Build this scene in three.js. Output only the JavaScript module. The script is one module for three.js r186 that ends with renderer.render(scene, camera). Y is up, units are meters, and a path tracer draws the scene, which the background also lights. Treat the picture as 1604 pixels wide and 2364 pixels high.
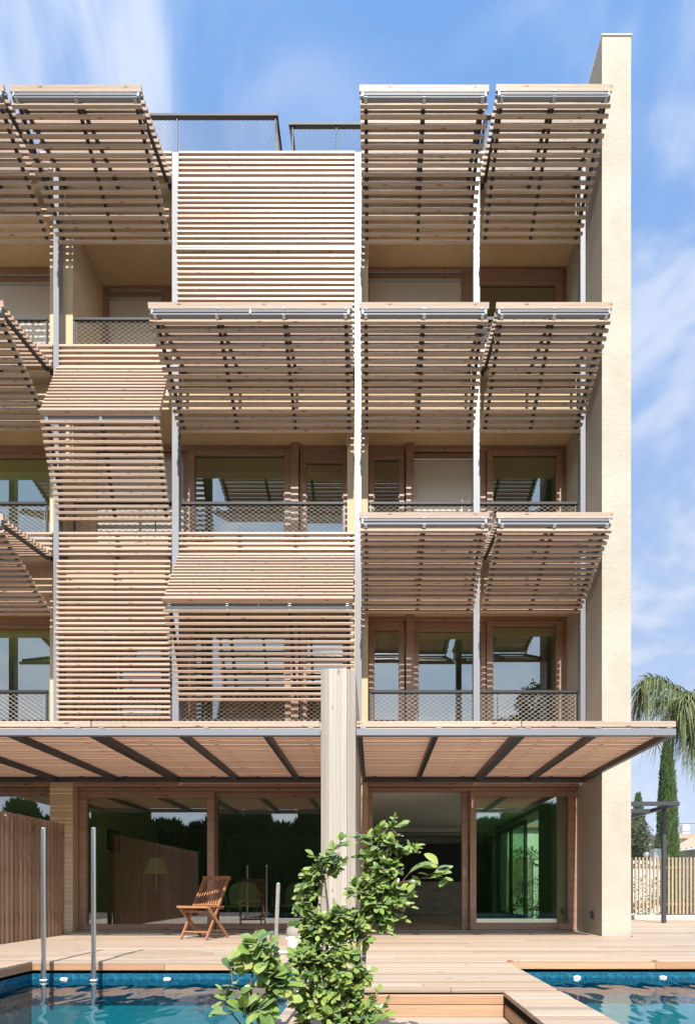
import * as THREE from 'three';
import { mergeGeometries } from 'three/addons/utils/BufferGeometryUtils.js';

// ------------------------------------------------------------------ camera, sky, sun, exposure
const scene = new THREE.Scene();
const EYE = 0.695, CAM_Z = 8.8, FOCAL = 1267.2;            // a wide shift lens: level camera, horizon low in the frame
const camera = new THREE.PerspectiveCamera(2 * Math.atan(1182 / FOCAL) * 180 / Math.PI, 1604 / 2364, 0.05, 600);
camera.position.set(0, EYE, CAM_Z);
camera.lookAt(0, EYE, 0);
camera.setViewOffset(1604, 2364, 802 - 864, 1182 - 2053, 1604, 2364);
camera.updateProjectionMatrix();

const EXPOSURE = 2.45;
const renderer = new THREE.WebGLRenderer({ antialias: true });
renderer.toneMapping = THREE.LinearToneMapping;
renderer.toneMappingExposure = EXPOSURE;
renderer.shadowMap.enabled = true;

// seeded randomness
function rng(seed) { let s = seed >>> 0; return () => { s = (s + 0x6D2B79F5) >>> 0; let t = s; t = Math.imul(t ^ (t >>> 15), t | 1); t ^= t + Math.imul(t ^ (t >>> 7), t | 61); return ((t ^ (t >>> 14)) >>> 0) / 4294967296; }; }
const R = rng(20240);
const rr = (a, b, r = R) => a + (b - a) * r();
function hash3(x, y, z) { let h = Math.imul(x, 374761393) + Math.imul(y, 668265263) + Math.imul(z, 2147483647 ^ 0x5bd1e995); h = Math.imul(h ^ (h >>> 13), 1274126177); return ((h ^ (h >>> 16)) >>> 0) / 4294967296; }
const fade = (t) => t * t * (3 - 2 * t);
function vnoise(x, y, px, py, seed) {                        // value noise, periodic in px, py cells
  const xi = Math.floor(x), yi = Math.floor(y), fx = fade(x - xi), fy = fade(y - yi);
  const m = (a, n) => (n ? ((a % n) + n) % n : a);
  const a = hash3(m(xi, px), m(yi, py), seed), b = hash3(m(xi + 1, px), m(yi, py), seed), c = hash3(m(xi, px), m(yi + 1, py), seed), d = hash3(m(xi + 1, px), m(yi + 1, py), seed);
  return (a + (b - a) * fx) * (1 - fy) + (c + (d - c) * fx) * fy;
}
function fbm(x, y, oct, px, py, seed) { let v = 0, a = 0.5, n = 0; for (let i = 0; i < oct; i++) { v += a * vnoise(x, y, px, py, seed + i); n += a; a *= 0.5; x *= 2; y *= 2; px *= 2; py *= 2; } return v / n; }
const clamp = (v, a = 0, b = 1) => Math.min(b, Math.max(a, v));
const sstep = (a, b, v) => { const t = clamp((v - a) / (b - a)); return t * t * (3 - 2 * t); };

function makeSky() {
  const W = 2048, H = 1024, data = new Float32Array(W * H * 4);
  for (let j = 0; j < H; j++) {
    const el = ((j + 0.5) / H - 0.5) * Math.PI, dy = Math.sin(el), c = Math.cos(el);
    for (let i = 0; i < W; i++) {
      const az = ((i + 0.5) / W - 0.5) * 2 * Math.PI, dx = c * Math.cos(az), dz = c * Math.sin(az), k = (j * W + i) * 4;
      let r, g, b;
      if (dy < 0) { r = 0.30; g = 0.29; b = 0.26; } else {
        const t = Math.pow(dy, 0.8);
        r = 0.54 * (1 - t) + 0.085 * t; g = 0.65 * (1 - t) + 0.24 * t; b = 0.80 * (1 - t) + 0.58 * t;
        // wind-drawn cloud sheets overhead
        const q = 1 / (dy + 0.42), x = dx * q + 30.6, y = dz * q + 5.7;
        const wx = fbm(x * 2 + 5, y * 2, 3, 0, 0, 31) - 0.5, wy = fbm(x * 2, y * 2 + 9, 3, 0, 0, 57) - 0.5;
        const u = x * 0.88 + y * 0.47 + wx * 0.16, v = y * 0.88 - x * 0.47 + wy * 0.16;
        const big = fbm(u * 3.6, v * 2.4, 3, 0, 0, 5), mid = fbm(u * 10 + wx * 5, v * 13 + wy * 5, 6, 0, 0, 19), fine = fbm(u * 30 + wx * 10, v * 40 + wy * 10, 4, 0, 0, 11);
        let d = sstep(0.38, 0.73, 0.55 * big + 0.33 * mid + 0.12 * fine + 0.04 * (1 - dy));
        d *= 0.3 + 0.7 * sstep(0.32, 0.66, 0.65 * mid + 0.35 * fine);
        const low = sstep(0.45, 0.0, dy) * 0.6; d = clamp(d * 0.95 + low * (0.6 * mid + 0.4 * fine));
        d *= 0.74; r += (0.60 - r) * d; g += (0.66 - g) * d; b += (0.78 - b) * d;
        // air and thin cloud scatter more light toward the sun
        const cs = (0.0135 * dx + 0.7394 * dy + 0.6722 * dz), gl = 1 + 1.5 * Math.pow(clamp(0.5 + 0.5 * cs), 5);
        r *= gl * 1.02; g *= gl; b *= 0.5 * gl + 0.5 + 0.25 * (gl - 1);
      }
      data[k] = r; data[k + 1] = g; data[k + 2] = b; data[k + 3] = 1;
    }
  }
  const t = new THREE.DataTexture(data, W, H, THREE.RGBAFormat, THREE.FloatType);
  t.mapping = THREE.EquirectangularReflectionMapping; t.magFilter = THREE.LinearFilter; t.minFilter = THREE.LinearFilter; t.wrapS = THREE.RepeatWrapping; t.needsUpdate = true;
  return t;
}
const sky = makeSky();
scene.background = sky; scene.environment = sky;
scene.backgroundIntensity = 0.52; scene.environmentIntensity = 0.52;

const SUN_TO = new THREE.Vector3(0.02, 1.1, 1.0).normalize();   // read from the shadows of the posts, pergola and screens
const sun = new THREE.DirectionalLight(new THREE.Color().setRGB(1.0, 0.965, 0.91), 3.4);
sun.position.copy(SUN_TO).multiplyScalar(40); sun.target.position.set(0, 0, 0);
sun.castShadow = true; sun.shadow.mapSize.set(4096, 4096); sun.shadow.bias = -0.0004;
Object.assign(sun.shadow.camera, { left: -20, right: 20, top: 20, bottom: -20, near: 1, far: 110 });
scene.add(sun, sun.target);

// ------------------------------------------------------------------ helpers
const PX = (u, z) => (u - 864) * (CAM_Z - z) / FOCAL;           // survey of the photograph: image column and depth -> metres
const PY = (v, z) => EYE + (2053 - v) * (CAM_Z - z) / FOCAL;
const taken = new Map();
function numbered(name) { const n = taken.get(name) || 0; taken.set(name, n + 1); return n ? name + '_' + String(n).padStart(3, '0') : name; }
function tag(o, label, category, group, kind) { if (label) o.userData.label = label; if (category) o.userData.category = category; if (group) o.userData.group = group; if (kind) o.userData.kind = kind; return o; }
function thing(name, label, category, group, pos = [0, 0, 0]) { const o = new THREE.Group(); o.name = numbered(name); o.position.set(...pos); scene.add(o); return tag(o, label, category, group); }
function grp(name, parent, pos = [0, 0, 0]) { const o = new THREE.Group(); o.name = name; o.position.set(...pos); parent.add(o); return o; }
function mesh(name, geo, mat, parent = scene, pos) {
  const o = new THREE.Mesh(geo, mat); o.name = parent === scene ? numbered(name) : name; if (pos) o.position.set(...pos);
  o.castShadow = o.receiveShadow = true; parent.add(o); return o;
}
const struct = (o) => { o.userData.kind = 'structure'; return o; };

// triangle soup collector
class Soup {
  constructor() { this.p = []; this.n = []; this.t = []; }
  tri(a, b, c, ta, tb, tc, n) {
    if (!n) { const ux = b[0] - a[0], uy = b[1] - a[1], uz = b[2] - a[2], vx = c[0] - a[0], vy = c[1] - a[1], vz = c[2] - a[2]; n = [uy * vz - uz * vy, uz * vx - ux * vz, ux * vy - uy * vx]; const l = Math.hypot(...n) || 1; n = [n[0] / l, n[1] / l, n[2] / l]; }
    this.p.push(...a, ...b, ...c); this.n.push(...n, ...n, ...n); this.t.push(...(ta || [0, 0]), ...(tb || [0, 0]), ...(tc || [0, 0]));
  }
  quad(a, b, c, d, t) { t = t || [[0, 0], [1, 0], [1, 1], [0, 1]]; this.tri(a, b, c, t[0], t[1], t[2]); this.tri(a, c, d, t[0], t[2], t[3]); }
  geo() {
    const g = new THREE.BufferGeometry();
    g.setAttribute('position', new THREE.Float32BufferAttribute(this.p, 3)); g.setAttribute('normal', new THREE.Float32BufferAttribute(this.n, 3)); g.setAttribute('uv', new THREE.Float32BufferAttribute(this.t, 2));
    return g;
  }
}
// a bar along x with eased edges; uv in metres: 2 m of length and 0.5 m of width per texture repeat
const barCache = new Map();
function bar(len, h, d, bev = 0.004, variant = 0) {
  const key = [len.toFixed(4), h.toFixed(4), d.toFixed(4), bev, variant].join();
  if (barCache.has(key)) return barCache.get(key);
  const y = h / 2, z = d / 2, b = Math.min(bev, y * 0.6, z * 0.6), s = new Soup();
  const pr = [[-y + b, z], [y - b, z], [y, z - b], [y, -z + b], [y - b, -z], [-y + b, -z], [-y, -z + b], [-y, z - b]];
  const u0 = (variant * 0.377) % 1, v0 = (variant * 0.619) % 1, x = len / 2; let per = 0;
  for (let i = 0; i < 8; i++) {
    const [y0, z0] = pr[i], [y1, z1] = pr[(i + 1) % 8], l = Math.hypot(y1 - y0, z1 - z0);
    const ta = v0 + per / 0.5, tb = v0 + (per + l) / 0.5; per += l;
    s.quad([-x, y0, z0], [x, y0, z0], [x, y1, z1], [-x, y1, z1], [[u0, ta], [u0 + len / 2, ta], [u0 + len / 2, tb], [u0, tb]]);
  }
  for (const e of [-1, 1]) for (let i = 1; i < 7; i++) {
    const a = pr[0], c = pr[i], f = pr[i + 1], P = (q) => [e * x, q[0], q[1]], T = (q) => [u0 + q[1] * 0.1, v0 + q[0] * 2];
    if (e > 0) s.tri(P(a), P(f), P(c), T(a), T(f), T(c)); else s.tri(P(a), P(c), P(f), T(a), T(c), T(f));
  }
  const g = s.geo(); barCache.set(key, g); return g;
}
const turned = new Map();
function barY(len, w, d, bev, variant) { const k = 'y' + [len.toFixed(4), w, d, bev, variant]; if (!turned.has(k)) turned.set(k, bar(len, w, d, bev, variant).clone().rotateZ(Math.PI / 2)); return turned.get(k); }
function barZ(len, h, w, bev, variant) { const k = 'z' + [len.toFixed(4), h, w, bev, variant]; if (!turned.has(k)) turned.set(k, bar(len, h, w, bev, variant).clone().rotateY(Math.PI / 2)); return turned.get(k); }
// a box from corner to corner, uv in metres over the given repeat
function slab(x0, x1, y0, y1, z0, z1, rep = 1) {
  const s = new Soup(), q = (a, b, c, d, f) => s.quad(a, b, c, d, [a, b, c, d].map(f));
  const fx = (p) => [p[2] / rep, p[1] / rep], fy = (p) => [p[0] / rep, p[2] / rep], fz = (p) => [p[0] / rep, p[1] / rep];
  q([x0, y0, z1], [x1, y0, z1], [x1, y1, z1], [x0, y1, z1], fz); q([x1, y0, z0], [x0, y0, z0], [x0, y1, z0], [x1, y1, z0], fz);
  q([x1, y0, z1], [x1, y0, z0], [x1, y1, z0], [x1, y1, z1], fx); q([x0, y0, z0], [x0, y0, z1], [x0, y1, z1], [x0, y1, z0], fx);
  q([x0, y1, z1], [x1, y1, z1], [x1, y1, z0], [x0, y1, z0], fy); q([x0, y0, z0], [x1, y0, z0], [x1, y0, z1], [x0, y0, z1], fy);
  return s.geo();
}
// the same with eased edges
function easedBox(x0, x1, y0, y1, z0, z1, b = 0.006) { const g = bar(x1 - x0, y1 - y0, z1 - z0, b, 0).clone(); g.translate((x0 + x1) / 2, (y0 + y1) / 2, (z0 + z1) / 2); return g; }
// a rectangular frame as one piece with depth
function frameGeo(x0, x1, y0, y1, wl, wr, wt, wb, z0, z1) {
  const parts = [easedBox(x0, x0 + wl, y0, y1, z0, z1), easedBox(x1 - wr, x1, y0, y1, z0, z1)];
  if (wt > 0) parts.push(easedBox(x0 + wl + 0.001, x1 - wr - 0.001, y1 - wt, y1 - 0.002, z0 + 0.002, z1 - 0.002));
  if (wb > 0) parts.push(easedBox(x0 + wl + 0.001, x1 - wr - 0.001, y0 + 0.002, y0 + wb, z0 + 0.002, z1 - 0.002));
  return mergeGeometries(parts);
}
function tube(points, r, seg = 24, rad = 6, closed = false) { return new THREE.TubeGeometry(new THREE.CatmullRomCurve3(points.map((p) => new THREE.Vector3(...p)), closed), seg, r, rad, closed); }
function taperTube(points, radii, rad = 6) {                  // polyline tube with its own radius at each point
  const s = new Soup(), V = points.map((p) => new THREE.Vector3(...p)), rings = [];
  for (let i = 0; i < V.length; i++) {
    const t = new THREE.Vector3().subVectors(V[Math.min(i + 1, V.length - 1)], V[Math.max(i - 1, 0)]).normalize();
    const a = new THREE.Vector3().crossVectors(t, Math.abs(t.x) < 0.8 ? new THREE.Vector3(1, 0, 0) : new THREE.Vector3(0, 0, 1)).normalize(), b = new THREE.Vector3().crossVectors(t, a);
    const ring = []; for (let k = 0; k <= rad; k++) { const w = k / rad * 2 * Math.PI; ring.push(V[i].clone().addScaledVector(a, Math.cos(w) * radii[i]).addScaledVector(b, Math.sin(w) * radii[i]).toArray()); } rings.push(ring);
  }
  for (let i = 0; i + 1 < rings.length; i++) for (let k = 0; k < rad; k++) s.quad(rings[i][k], rings[i][k + 1], rings[i + 1][k + 1], rings[i + 1][k], [[k / rad, i], [(k + 1) / rad, i], [(k + 1) / rad, i + 1], [k / rad, i + 1]]);
  return s.geo();
}

// ------------------------------------------------------------------ textures and materials
function tex(w, h, fn, srgb, rep) {
  const d = new Uint8Array(w * h * 4);
  for (let j = 0; j < h; j++) for (let i = 0; i < w; i++) { const c = fn(i, j, w, h), k = (j * w + i) * 4; d[k] = clamp(c[0], 0, 255); d[k + 1] = clamp(c[1], 0, 255); d[k + 2] = clamp(c[2], 0, 255); d[k + 3] = 255; }
  const t = new THREE.DataTexture(d, w, h); t.wrapS = t.wrapT = THREE.RepeatWrapping; t.magFilter = THREE.LinearFilter; t.minFilter = THREE.LinearMipmapLinearFilter; t.generateMipmaps = true;
  if (srgb) t.colorSpace = THREE.SRGBColorSpace; if (rep) t.repeat.set(...rep); t.needsUpdate = true; return t;
}
function grainPair(seed, knots, contrast) {                   // wood: 2 m along u, 0.5 m along v
  const W = 1024, H = 512, kn = [], r = rng(seed);
  for (let i = 0; i < knots; i++) kn.push([r() * W, r() * H, 2 + r() * 5]);
  const val = new Float32Array(W * H);
  for (let j = 0; j < H; j++) for (let i = 0; i < W; i++) {
    const wob = fbm(i / 128, j / 64, 3, 8, 8, seed + 5) * 10;
    const streak = fbm(i / 256, (j + wob) / 4, 3, 4, 128, seed), ring = fbm(i / 512, (j + wob * 2) / 16, 2, 2, 32, seed + 9), fleck = fbm(i / 16, j / 2, 2, 64, 256, seed + 20);
    val[j * W + i] = 0.42 * streak + 0.4 * ring + 0.18 * fleck;
  }
  const at = (i, j) => {
    let v = val[j * W + i], dark = 0;
    for (const k of kn) { let dx = Math.abs(i - k[0]), dy = Math.abs(j - k[1]); if (dx > W / 2) dx = W - dx; if (dy > H / 2) dy = H - dy; if (dx > 40 || dy > 24) continue; const d = Math.hypot(dx / 1.6, dy) / k[2]; dark = Math.max(dark, d < 1 ? 1 : Math.exp(-(d - 1) * 1.6) * 0.6); }
    return [v, dark];
  };
  const map = tex(W, H, (i, j) => { const [v, k] = at(i, j); const g = 255 * (1 - contrast * (1 - sstep(0.25, 0.75, v))) * (1 - 0.38 * k); return [g, g * (1 - 0.05 * contrast * (1 - v)) * (1 - 0.12 * k), g * (1 - 0.12 * contrast * (1 - v)) * (1 - 0.25 * k)]; }, true);
  const bump = tex(W, H, (i, j) => { const [v] = at(i, j); const g = 255 * v; return [g, g, g]; }, false);
  return { map, bump };
}
const grain = grainPair(7, 16, 0.17), clear = grainPair(91, 3, 0.13);
const stuccoBump = tex(512, 512, (i, j) => { const g = 255 * (0.55 * fbm(i / 4, j / 4, 3, 128, 128, 71) + 0.45 * fbm(i / 24, j / 24, 3, 512 / 24 | 0, 512 / 24 | 0, 72)); return [g, g, g]; }, false);
const stuccoMap = tex(1024, 1024, (i, j) => { const a = fbm(i / 256, j / 256, 5, 4, 4, 81), b = fbm(i / 6, j / 6, 2, 170, 170, 85); const g = 255 * (0.88 + 0.13 * a - 0.05 * b); return [g, g * (0.985 + 0.015 * a), g * (0.96 + 0.03 * a)]; }, true);
const rgb = (r, g, b) => new THREE.Color().setRGB(r, g, b);
const M = {};
function std(name, color, rough, extra = {}) { const m = new THREE.MeshStandardMaterial({ color: rgb(...color), roughness: rough, ...extra }); m.name = name; return m; }
function phys(name, color, rough, extra = {}) { const m = new THREE.MeshPhysicalMaterial({ color: rgb(...color), roughness: rough, ...extra }); m.name = name; return m; }
function woodSet(name, colors, rough, g = grain, bump = 0.0012, extra = {}) { return colors.map((c, i) => phys(name + '_' + i, c, rough, { map: g.map, bumpMap: g.bump, bumpScale: bump, ...extra })); }
const tones = (c, list) => list.map((k) => [c[0] * k[0], c[1] * k[1], c[2] * k[2]]);
const SP = [[1, 1, 1], [0.93, 0.92, 0.9], [1.04, 1.02, 0.98], [0.97, 0.99, 1.0], [1.0, 0.95, 0.9], [0.86, 0.87, 0.9]];
M.slat = woodSet('screen_timber', tones([0.545, 0.40, 0.30], SP), 0.38);
M.perg = woodSet('pergola_timber', tones([0.68, 0.44, 0.31], SP), 0.6);
M.deck = woodSet('deck_timber', tones([0.47, 0.365, 0.275], [[1, 1, 1], [0.86, 0.82, 0.78], [1.1, 1.09, 1.06], [0.95, 1.0, 1.03], [1.03, 0.93, 0.85], [0.8, 0.79, 0.79], [1.02, 0.98, 0.92]]), 0.6, clear, 0.0015);
M.fascia = woodSet('deck_edge_timber', [[0.48, 0.28, 0.155], [0.43, 0.23, 0.12], [0.50, 0.31, 0.185]], 0.5, clear);
M.fence = woodSet('fence_timber', tones([0.42, 0.275, 0.17], [[1, 1, 1], [0.8, 0.74, 0.7], [1.1, 1.1, 1.1], [0.95, 1.0, 1.02], [1.05, 0.95, 0.88]]), 0.65);
M.paleFence = woodSet('pale_fence_timber', tones([0.42, 0.33, 0.22], SP), 0.65);
M.frame = woodSet('window_timber', [[0.40, 0.245, 0.165]], 0.45, clear, 0.0006)[0];
M.fin = woodSet('pale_cladding', [[0.42, 0.365, 0.30], [0.435, 0.375, 0.31]], 0.55, clear, 0.0002);
M.teak = woodSet('teak', [[0.42, 0.19, 0.085], [0.38, 0.165, 0.075], [0.46, 0.22, 0.10]], 0.45, clear, 0.0006);
M.stake = woodSet('cane', [[0.50, 0.40, 0.27], [0.36, 0.31, 0.25]], 0.7, clear)[0];
M.stakeGrey = woodSet('weathered_cane', [[0.36, 0.32, 0.27]], 0.75, clear)[0];
M.stucco = std('stucco', [0.49, 0.44, 0.36], 0.92, { map: stuccoMap, bumpMap: stuccoBump, bumpScale: 0.007 });
M.tan = std('tan_render', [0.66, 0.49, 0.31], 0.92, { map: stuccoMap, bumpMap: stuccoBump, bumpScale: 0.005 });
M.white = std('white_plaster', [0.74, 0.73, 0.70], 0.9);
M.rail = phys('black_powder_coat', [0.014, 0.015, 0.015], 0.6, {});
M.room = std('interior_plaster', [0.72, 0.70, 0.64], 0.9);
M.steel = phys('grey_painted_steel', [0.19, 0.19, 0.205], 0.45, {});
M.dark = phys('dark_painted_steel', [0.045, 0.045, 0.05], 0.42, {});
M.galv = std('galvanised_steel', [0.55, 0.57, 0.58], 0.32, { metalness: 0.85 });
M.inox = std('stainless_steel', [0.72, 0.71, 0.69], 0.3, { metalness: 1 });
M.wire = std('steel_cable', [0.62, 0.60, 0.56], 0.45, { metalness: 0.4 });
M.glass = phys('green_tinted_glass', [0.56, 0.76, 0.57], 0.0, { transmission: 1, thickness: 0, ior: 3.1 });
M.blind = std('roller_blind_fabric', [0.60, 0.55, 0.48], 0.95);
M.shadeFabric = std('lamp_shade_fabric', [0.62, 0.56, 0.30], 0.95);
M.black = std('black_plastic', [0.012, 0.012, 0.013], 0.5);
M.cabinet = std('dark_cabinet', [0.03, 0.026, 0.023], 0.5);
const stoneMap = tex(512, 512, (i, j) => { const a = fbm(i / 64, j / 64, 5, 8, 8, 301), b = Math.abs(fbm(i / 100 + a * 2, j / 100, 4, 0, 0, 310) - 0.5); const g = 255 * (0.72 + 0.22 * a - 0.12 * sstep(0.03, 0, b)); return [g, g * 0.98, g * 0.94]; }, true);
M.stone = std('island_stone', [0.50, 0.46, 0.40], 0.5, { map: stoneMap });

// ------------------------------------------------------------------ the apartment building
const building = thing('apartment_building', 'cream rendered four-storey apartment building with timber slat facade and grey steel posts', 'building');
const XE = 3.375, ZW = -0.9;                                   // inner face of the end wall, plane of the upper windows
const BAND_TOP = [3.383, 6.395, 9.39, 12.47], HINGE = [0, 5.95, 8.96, 11.98], SOFFIT = [2.43, 5.49, 8.50, 11.64];
// end wall with its coping
const SO = [-6.9, -2.5, 2.32];                                  // side opening of the end wall onto the side terrace
{
  const g = grp('end_wall', building);
  mesh('front_pier', slab(XE, 3.805, -0.3, 13.36, SO[1], 0.65, 2.2), M.stucco, g);
  mesh('rear_pier', slab(XE, 3.805, -0.3, 13.36, -8, SO[0], 2.2), M.stucco, g);
  mesh('wall_over_opening', slab(XE, 3.805, SO[2], 13.36, SO[0], SO[1], 2.2), M.stucco, g);
  mesh('opening_sill', slab(XE, 3.805, -0.3, 0.0, SO[0], SO[1], 2.2), M.stucco, g);
}
[[-6.88, -5.5, 1], [-5.48, -4.1, 1], [-4.12, -4.06, 0]].forEach(([z0, z1, glazed]) => {
  const g = grp('side_door', building, [3.55, 0, 0]), q = frameGeo(z0, z1, 0.01, SO[2] - 0.01, glazed ? 0.07 : 0.02, glazed ? 0.07 : 0.02, 0.07, 0.07, -0.03, 0.03); q.rotateY(-Math.PI / 2); mesh('door_frame', q, M.dark, g);
  if (glazed) { const p = new THREE.PlaneGeometry(z1 - z0 - 0.13, SO[2] - 0.15); p.rotateY(-Math.PI / 2); mesh('pane', p, M.glass, g, [0, SO[2] / 2, (z0 + z1) / 2]); }
});
mesh('wall_coping', easedBox(XE - 0.012, 3.817, 13.36, 13.385, -8, 0.665), M.white, building);
// floor slabs with rendered soffits
const slabTop = [3.33, 6.34, 9.335, 12.36];
for (let k = 0; k < 4; k++) mesh('floor_slab', slab(-9, XE + 0.01, SOFFIT[k], slabTop[k], -8, -0.13, 2.2), M.tan, building);
mesh('roof_parapet', slab(-9, XE + 0.01, 12.36, 12.44, -0.45, -0.125, 2.2), M.stucco, building);
// party walls
for (const [x0, x1] of [[-5.29, -4.915], [-0.441, -0.106]]) mesh('party_wall', slab(x0, x1, -0.3, 12.355, -7.99, -0.16, 2.2), M.tan, building);
mesh('rear_wall', slab(-9, XE + 0.01, -0.3, 12.35, -8.4, -8.005, 2.2), M.stucco, building);
mesh('side_wall', slab(-9.3, -9.005, -0.3, 12.35, -8, -0.2, 2.2), M.stucco, building);
// wall light grey power socket on the end wall
{ const s = grp('wall_socket', building, [XE - 0.012, 0.30, 0.32]); mesh('socket_box', easedBox(-0.012, 0.012, -0.055, 0.055, -0.04, 0.04, 0.006), M.black, s); mesh('socket_cover', easedBox(-0.02, -0.013, -0.03, 0.04, -0.03, 0.03, 0.003), M.black, s); }

// steel posts of the facade
const POSTS = [[-6.95, 0.1], [-5.07, 0.085], [-3.17, 0.105], [-0.257, 0.105], [1.63, 0.1], [3.335, 0.1]];
for (const [x, w] of POSTS) {
  const p = grp('steel_post', building);
  mesh('post_tube', easedBox(x - w / 2, x + w / 2, 3.1, 12.46, -0.075, 0.045, 0.006), M.steel, p);
  for (const y of [3.75, 4.9, 6.9, 7.9, 9.9, 10.9]) mesh('bolt', new THREE.SphereGeometry(0.008, 8, 6), M.galv, p, [x - w / 2, y, 0.01]);
}
// clear widths of the five bays at the facade
const BAYS = [[-6.88, -5.125], [-5.022, -3.228], [-3.112, -0.315], [-0.198, 1.572], [1.69, 3.275]];

// fixed slat bands that cover the slab edges
const SLAT_H = 0.04, SLAT_D = 0.053, PITCH = 0.0833;
for (let k = 1; k < 4; k++) for (let b = 0; b < 5; b++) {
  const [x0, x1] = BAYS[b], band = grp('slat_band', building), n = k === 3 ? 6 : 5, w = x1 - x0;
  for (let i = 0; i < n; i++) { const v = (i * 3 + b + k) % 6; mesh('slat', bar(w, SLAT_H, SLAT_D, 0.004, v), M.slat[(i * 5 + b * 2 + k) % 6], band, [(x0 + x1) / 2, BAND_TOP[k] - SLAT_H / 2 - i * PITCH, 0.022]); }
  const h = n * PITCH; for (const f of w > 2 ? [0.02, 0.34, 0.66, 0.98] : [0.03, 0.5, 0.97]) mesh('band_rail', easedBox(x0 + w * f - 0.025, x0 + w * f + 0.025, BAND_TOP[k] - h, BAND_TOP[k] - 0.01, -0.055, -0.009), M.dark, band);
}
// cover board at the foot of the first storey
for (let b = 0; b < 5; b++) mesh('sill_board', bar(BAYS[b][1] - BAYS[b][0], 0.12, 0.04, 0.004, b), M.slat[b], building, [(BAYS[b][0] + BAYS[b][1]) / 2, 3.30, -0.02]);

// ---- windows
function pane(x0, x1, y0, y1, z, parent) { return mesh('pane', new THREE.PlaneGeometry(x1 - x0, y1 - y0), M.glass, parent, [(x0 + x1) / 2, (y0 + y1) / 2, z]); }
function windowLeaf(name, x0, x1, y0, y1, z, fw, o = {}) {
  const g = grp(name, building), wt = o.wt ?? fw, wb = o.wb ?? fw;
  mesh('frame', frameGeo(x0, x1, y0, y1, o.wl ?? fw, o.wr ?? fw, wt, wb, z - 0.05, z + 0.05), M.frame, g);
  pane(x0 + (o.wl ?? fw) - 0.005, x1 - (o.wr ?? fw) + 0.005, y0 + wb - 0.005, y1 - wt + 0.005, z, g);
  mesh('glazing_bead', frameGeo(x0 + (o.wl ?? fw) - 0.002, x1 - (o.wr ?? fw) + 0.002, y0 + wb - 0.002, y1 - wt + 0.002, 0.016, 0.016, 0.016, 0.016, z + 0.012, z + 0.03), M.frame, g);
  if (o.handle !== undefined) {
    const h = o.handle; mesh('handle', frameGeo(h - 0.02, h + 0.02, (o.hy ?? y0 + 1.02) - 0.06, (o.hy ?? y0 + 1.02) + 0.06, 0.012, 0.012, 0.012, 0.012, z + 0.05, z + 0.058), M.galv, g);
  }
  return g;
}
function blindLeaf(x0, x1, y0, y1, z) {
  const g = grp('blind_window', building);
  mesh('blind', slab(x0, x1, y0, y1 - 0.2, z - 0.012, z - 0.008, 1), M.blind, g);
  mesh('blind_rail', easedBox(x0, x1, y1 - 0.205, y1 - 0.17, z - 0.02, z + 0.03), M.galv, g);
  mesh('blind_box', easedBox(x0 + 0.001, x1 - 0.001, y1 - 0.165, y1 - 0.075, z - 0.05, z + 0.015), M.frame, g);
  mesh('head_rail', easedBox(x0 + 0.002, x1 - 0.002, y1 - 0.07, y1 - 0.03, z - 0.04, z + 0.03), M.galv, g);
  return g;
}
const bx = (name, x0, x1, y0, y1, z0, z1, mat, parent = building) => mesh(name, easedBox(x0, x1, y0, y1, z0, z1), mat, parent);
const head = (k) => SOFFIT[k] - 0.005;
// the right-hand flat, first and second floors
for (const k of [1, 2]) {
  const y0 = BAND_TOP[k - 1] - 0.03, y1 = head(k);
  bx('window_head', -0.1, XE - 0.003, y1 - 0.07, y1, ZW - 0.09, ZW + 0.05, M.frame);
  windowLeaf('window', -0.095, 0.525, y0, y1 - 0.075, ZW, 0.085, { wt: 0.14 });
  bx('mullion', 0.555, 0.69, y0, y1 - 0.002, ZW - 0.05, ZW + 0.12, M.frame);
  if (k === 2) { blindLeaf(0.695, 1.86, y0, y1, ZW - 0.03); bx('jamb', 1.865, 1.96, y0, y1 - 0.075, ZW - 0.07, ZW + 0.03, M.frame); } else windowLeaf('sliding_window', 0.695, 1.965, y0, y1 - 0.075, ZW - 0.03, 0.075, { wt: 0.15, handle: 0.74, hy: 3.72 });
  windowLeaf('sliding_window', 1.975, 3.30, y0, y1 - 0.075, ZW + 0.02, 0.1, { wt: 0.08, handle: 3.25, hy: y0 + 0.37 });
  bx('jamb', 3.302, XE - 0.003, y0, y1 - 0.075, ZW - 0.05, ZW + 0.04, M.frame);
}
// the right-hand flat, top floor
{
  const y0 = BAND_TOP[2] - 0.03, y1 = head(3);
  bx('window_head', -0.1, XE - 0.003, y1 - 0.05, y1, ZW - 0.09, ZW + 0.05, M.frame);
  blindLeaf(-0.095, 1.545, y0, y1, ZW); bx('jamb', 1.55, 1.73, y0, y1 - 0.055, ZW - 0.06, ZW + 0.04, M.frame);
  windowLeaf('sliding_window', 1.735, 3.30, y0, y1 - 0.055, ZW + 0.02, 0.11, { wt: 0.24 });
  bx('jamb', 3.302, XE - 0.003, y0, y1 - 0.055, ZW - 0.05, ZW + 0.04, M.frame);
}
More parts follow.
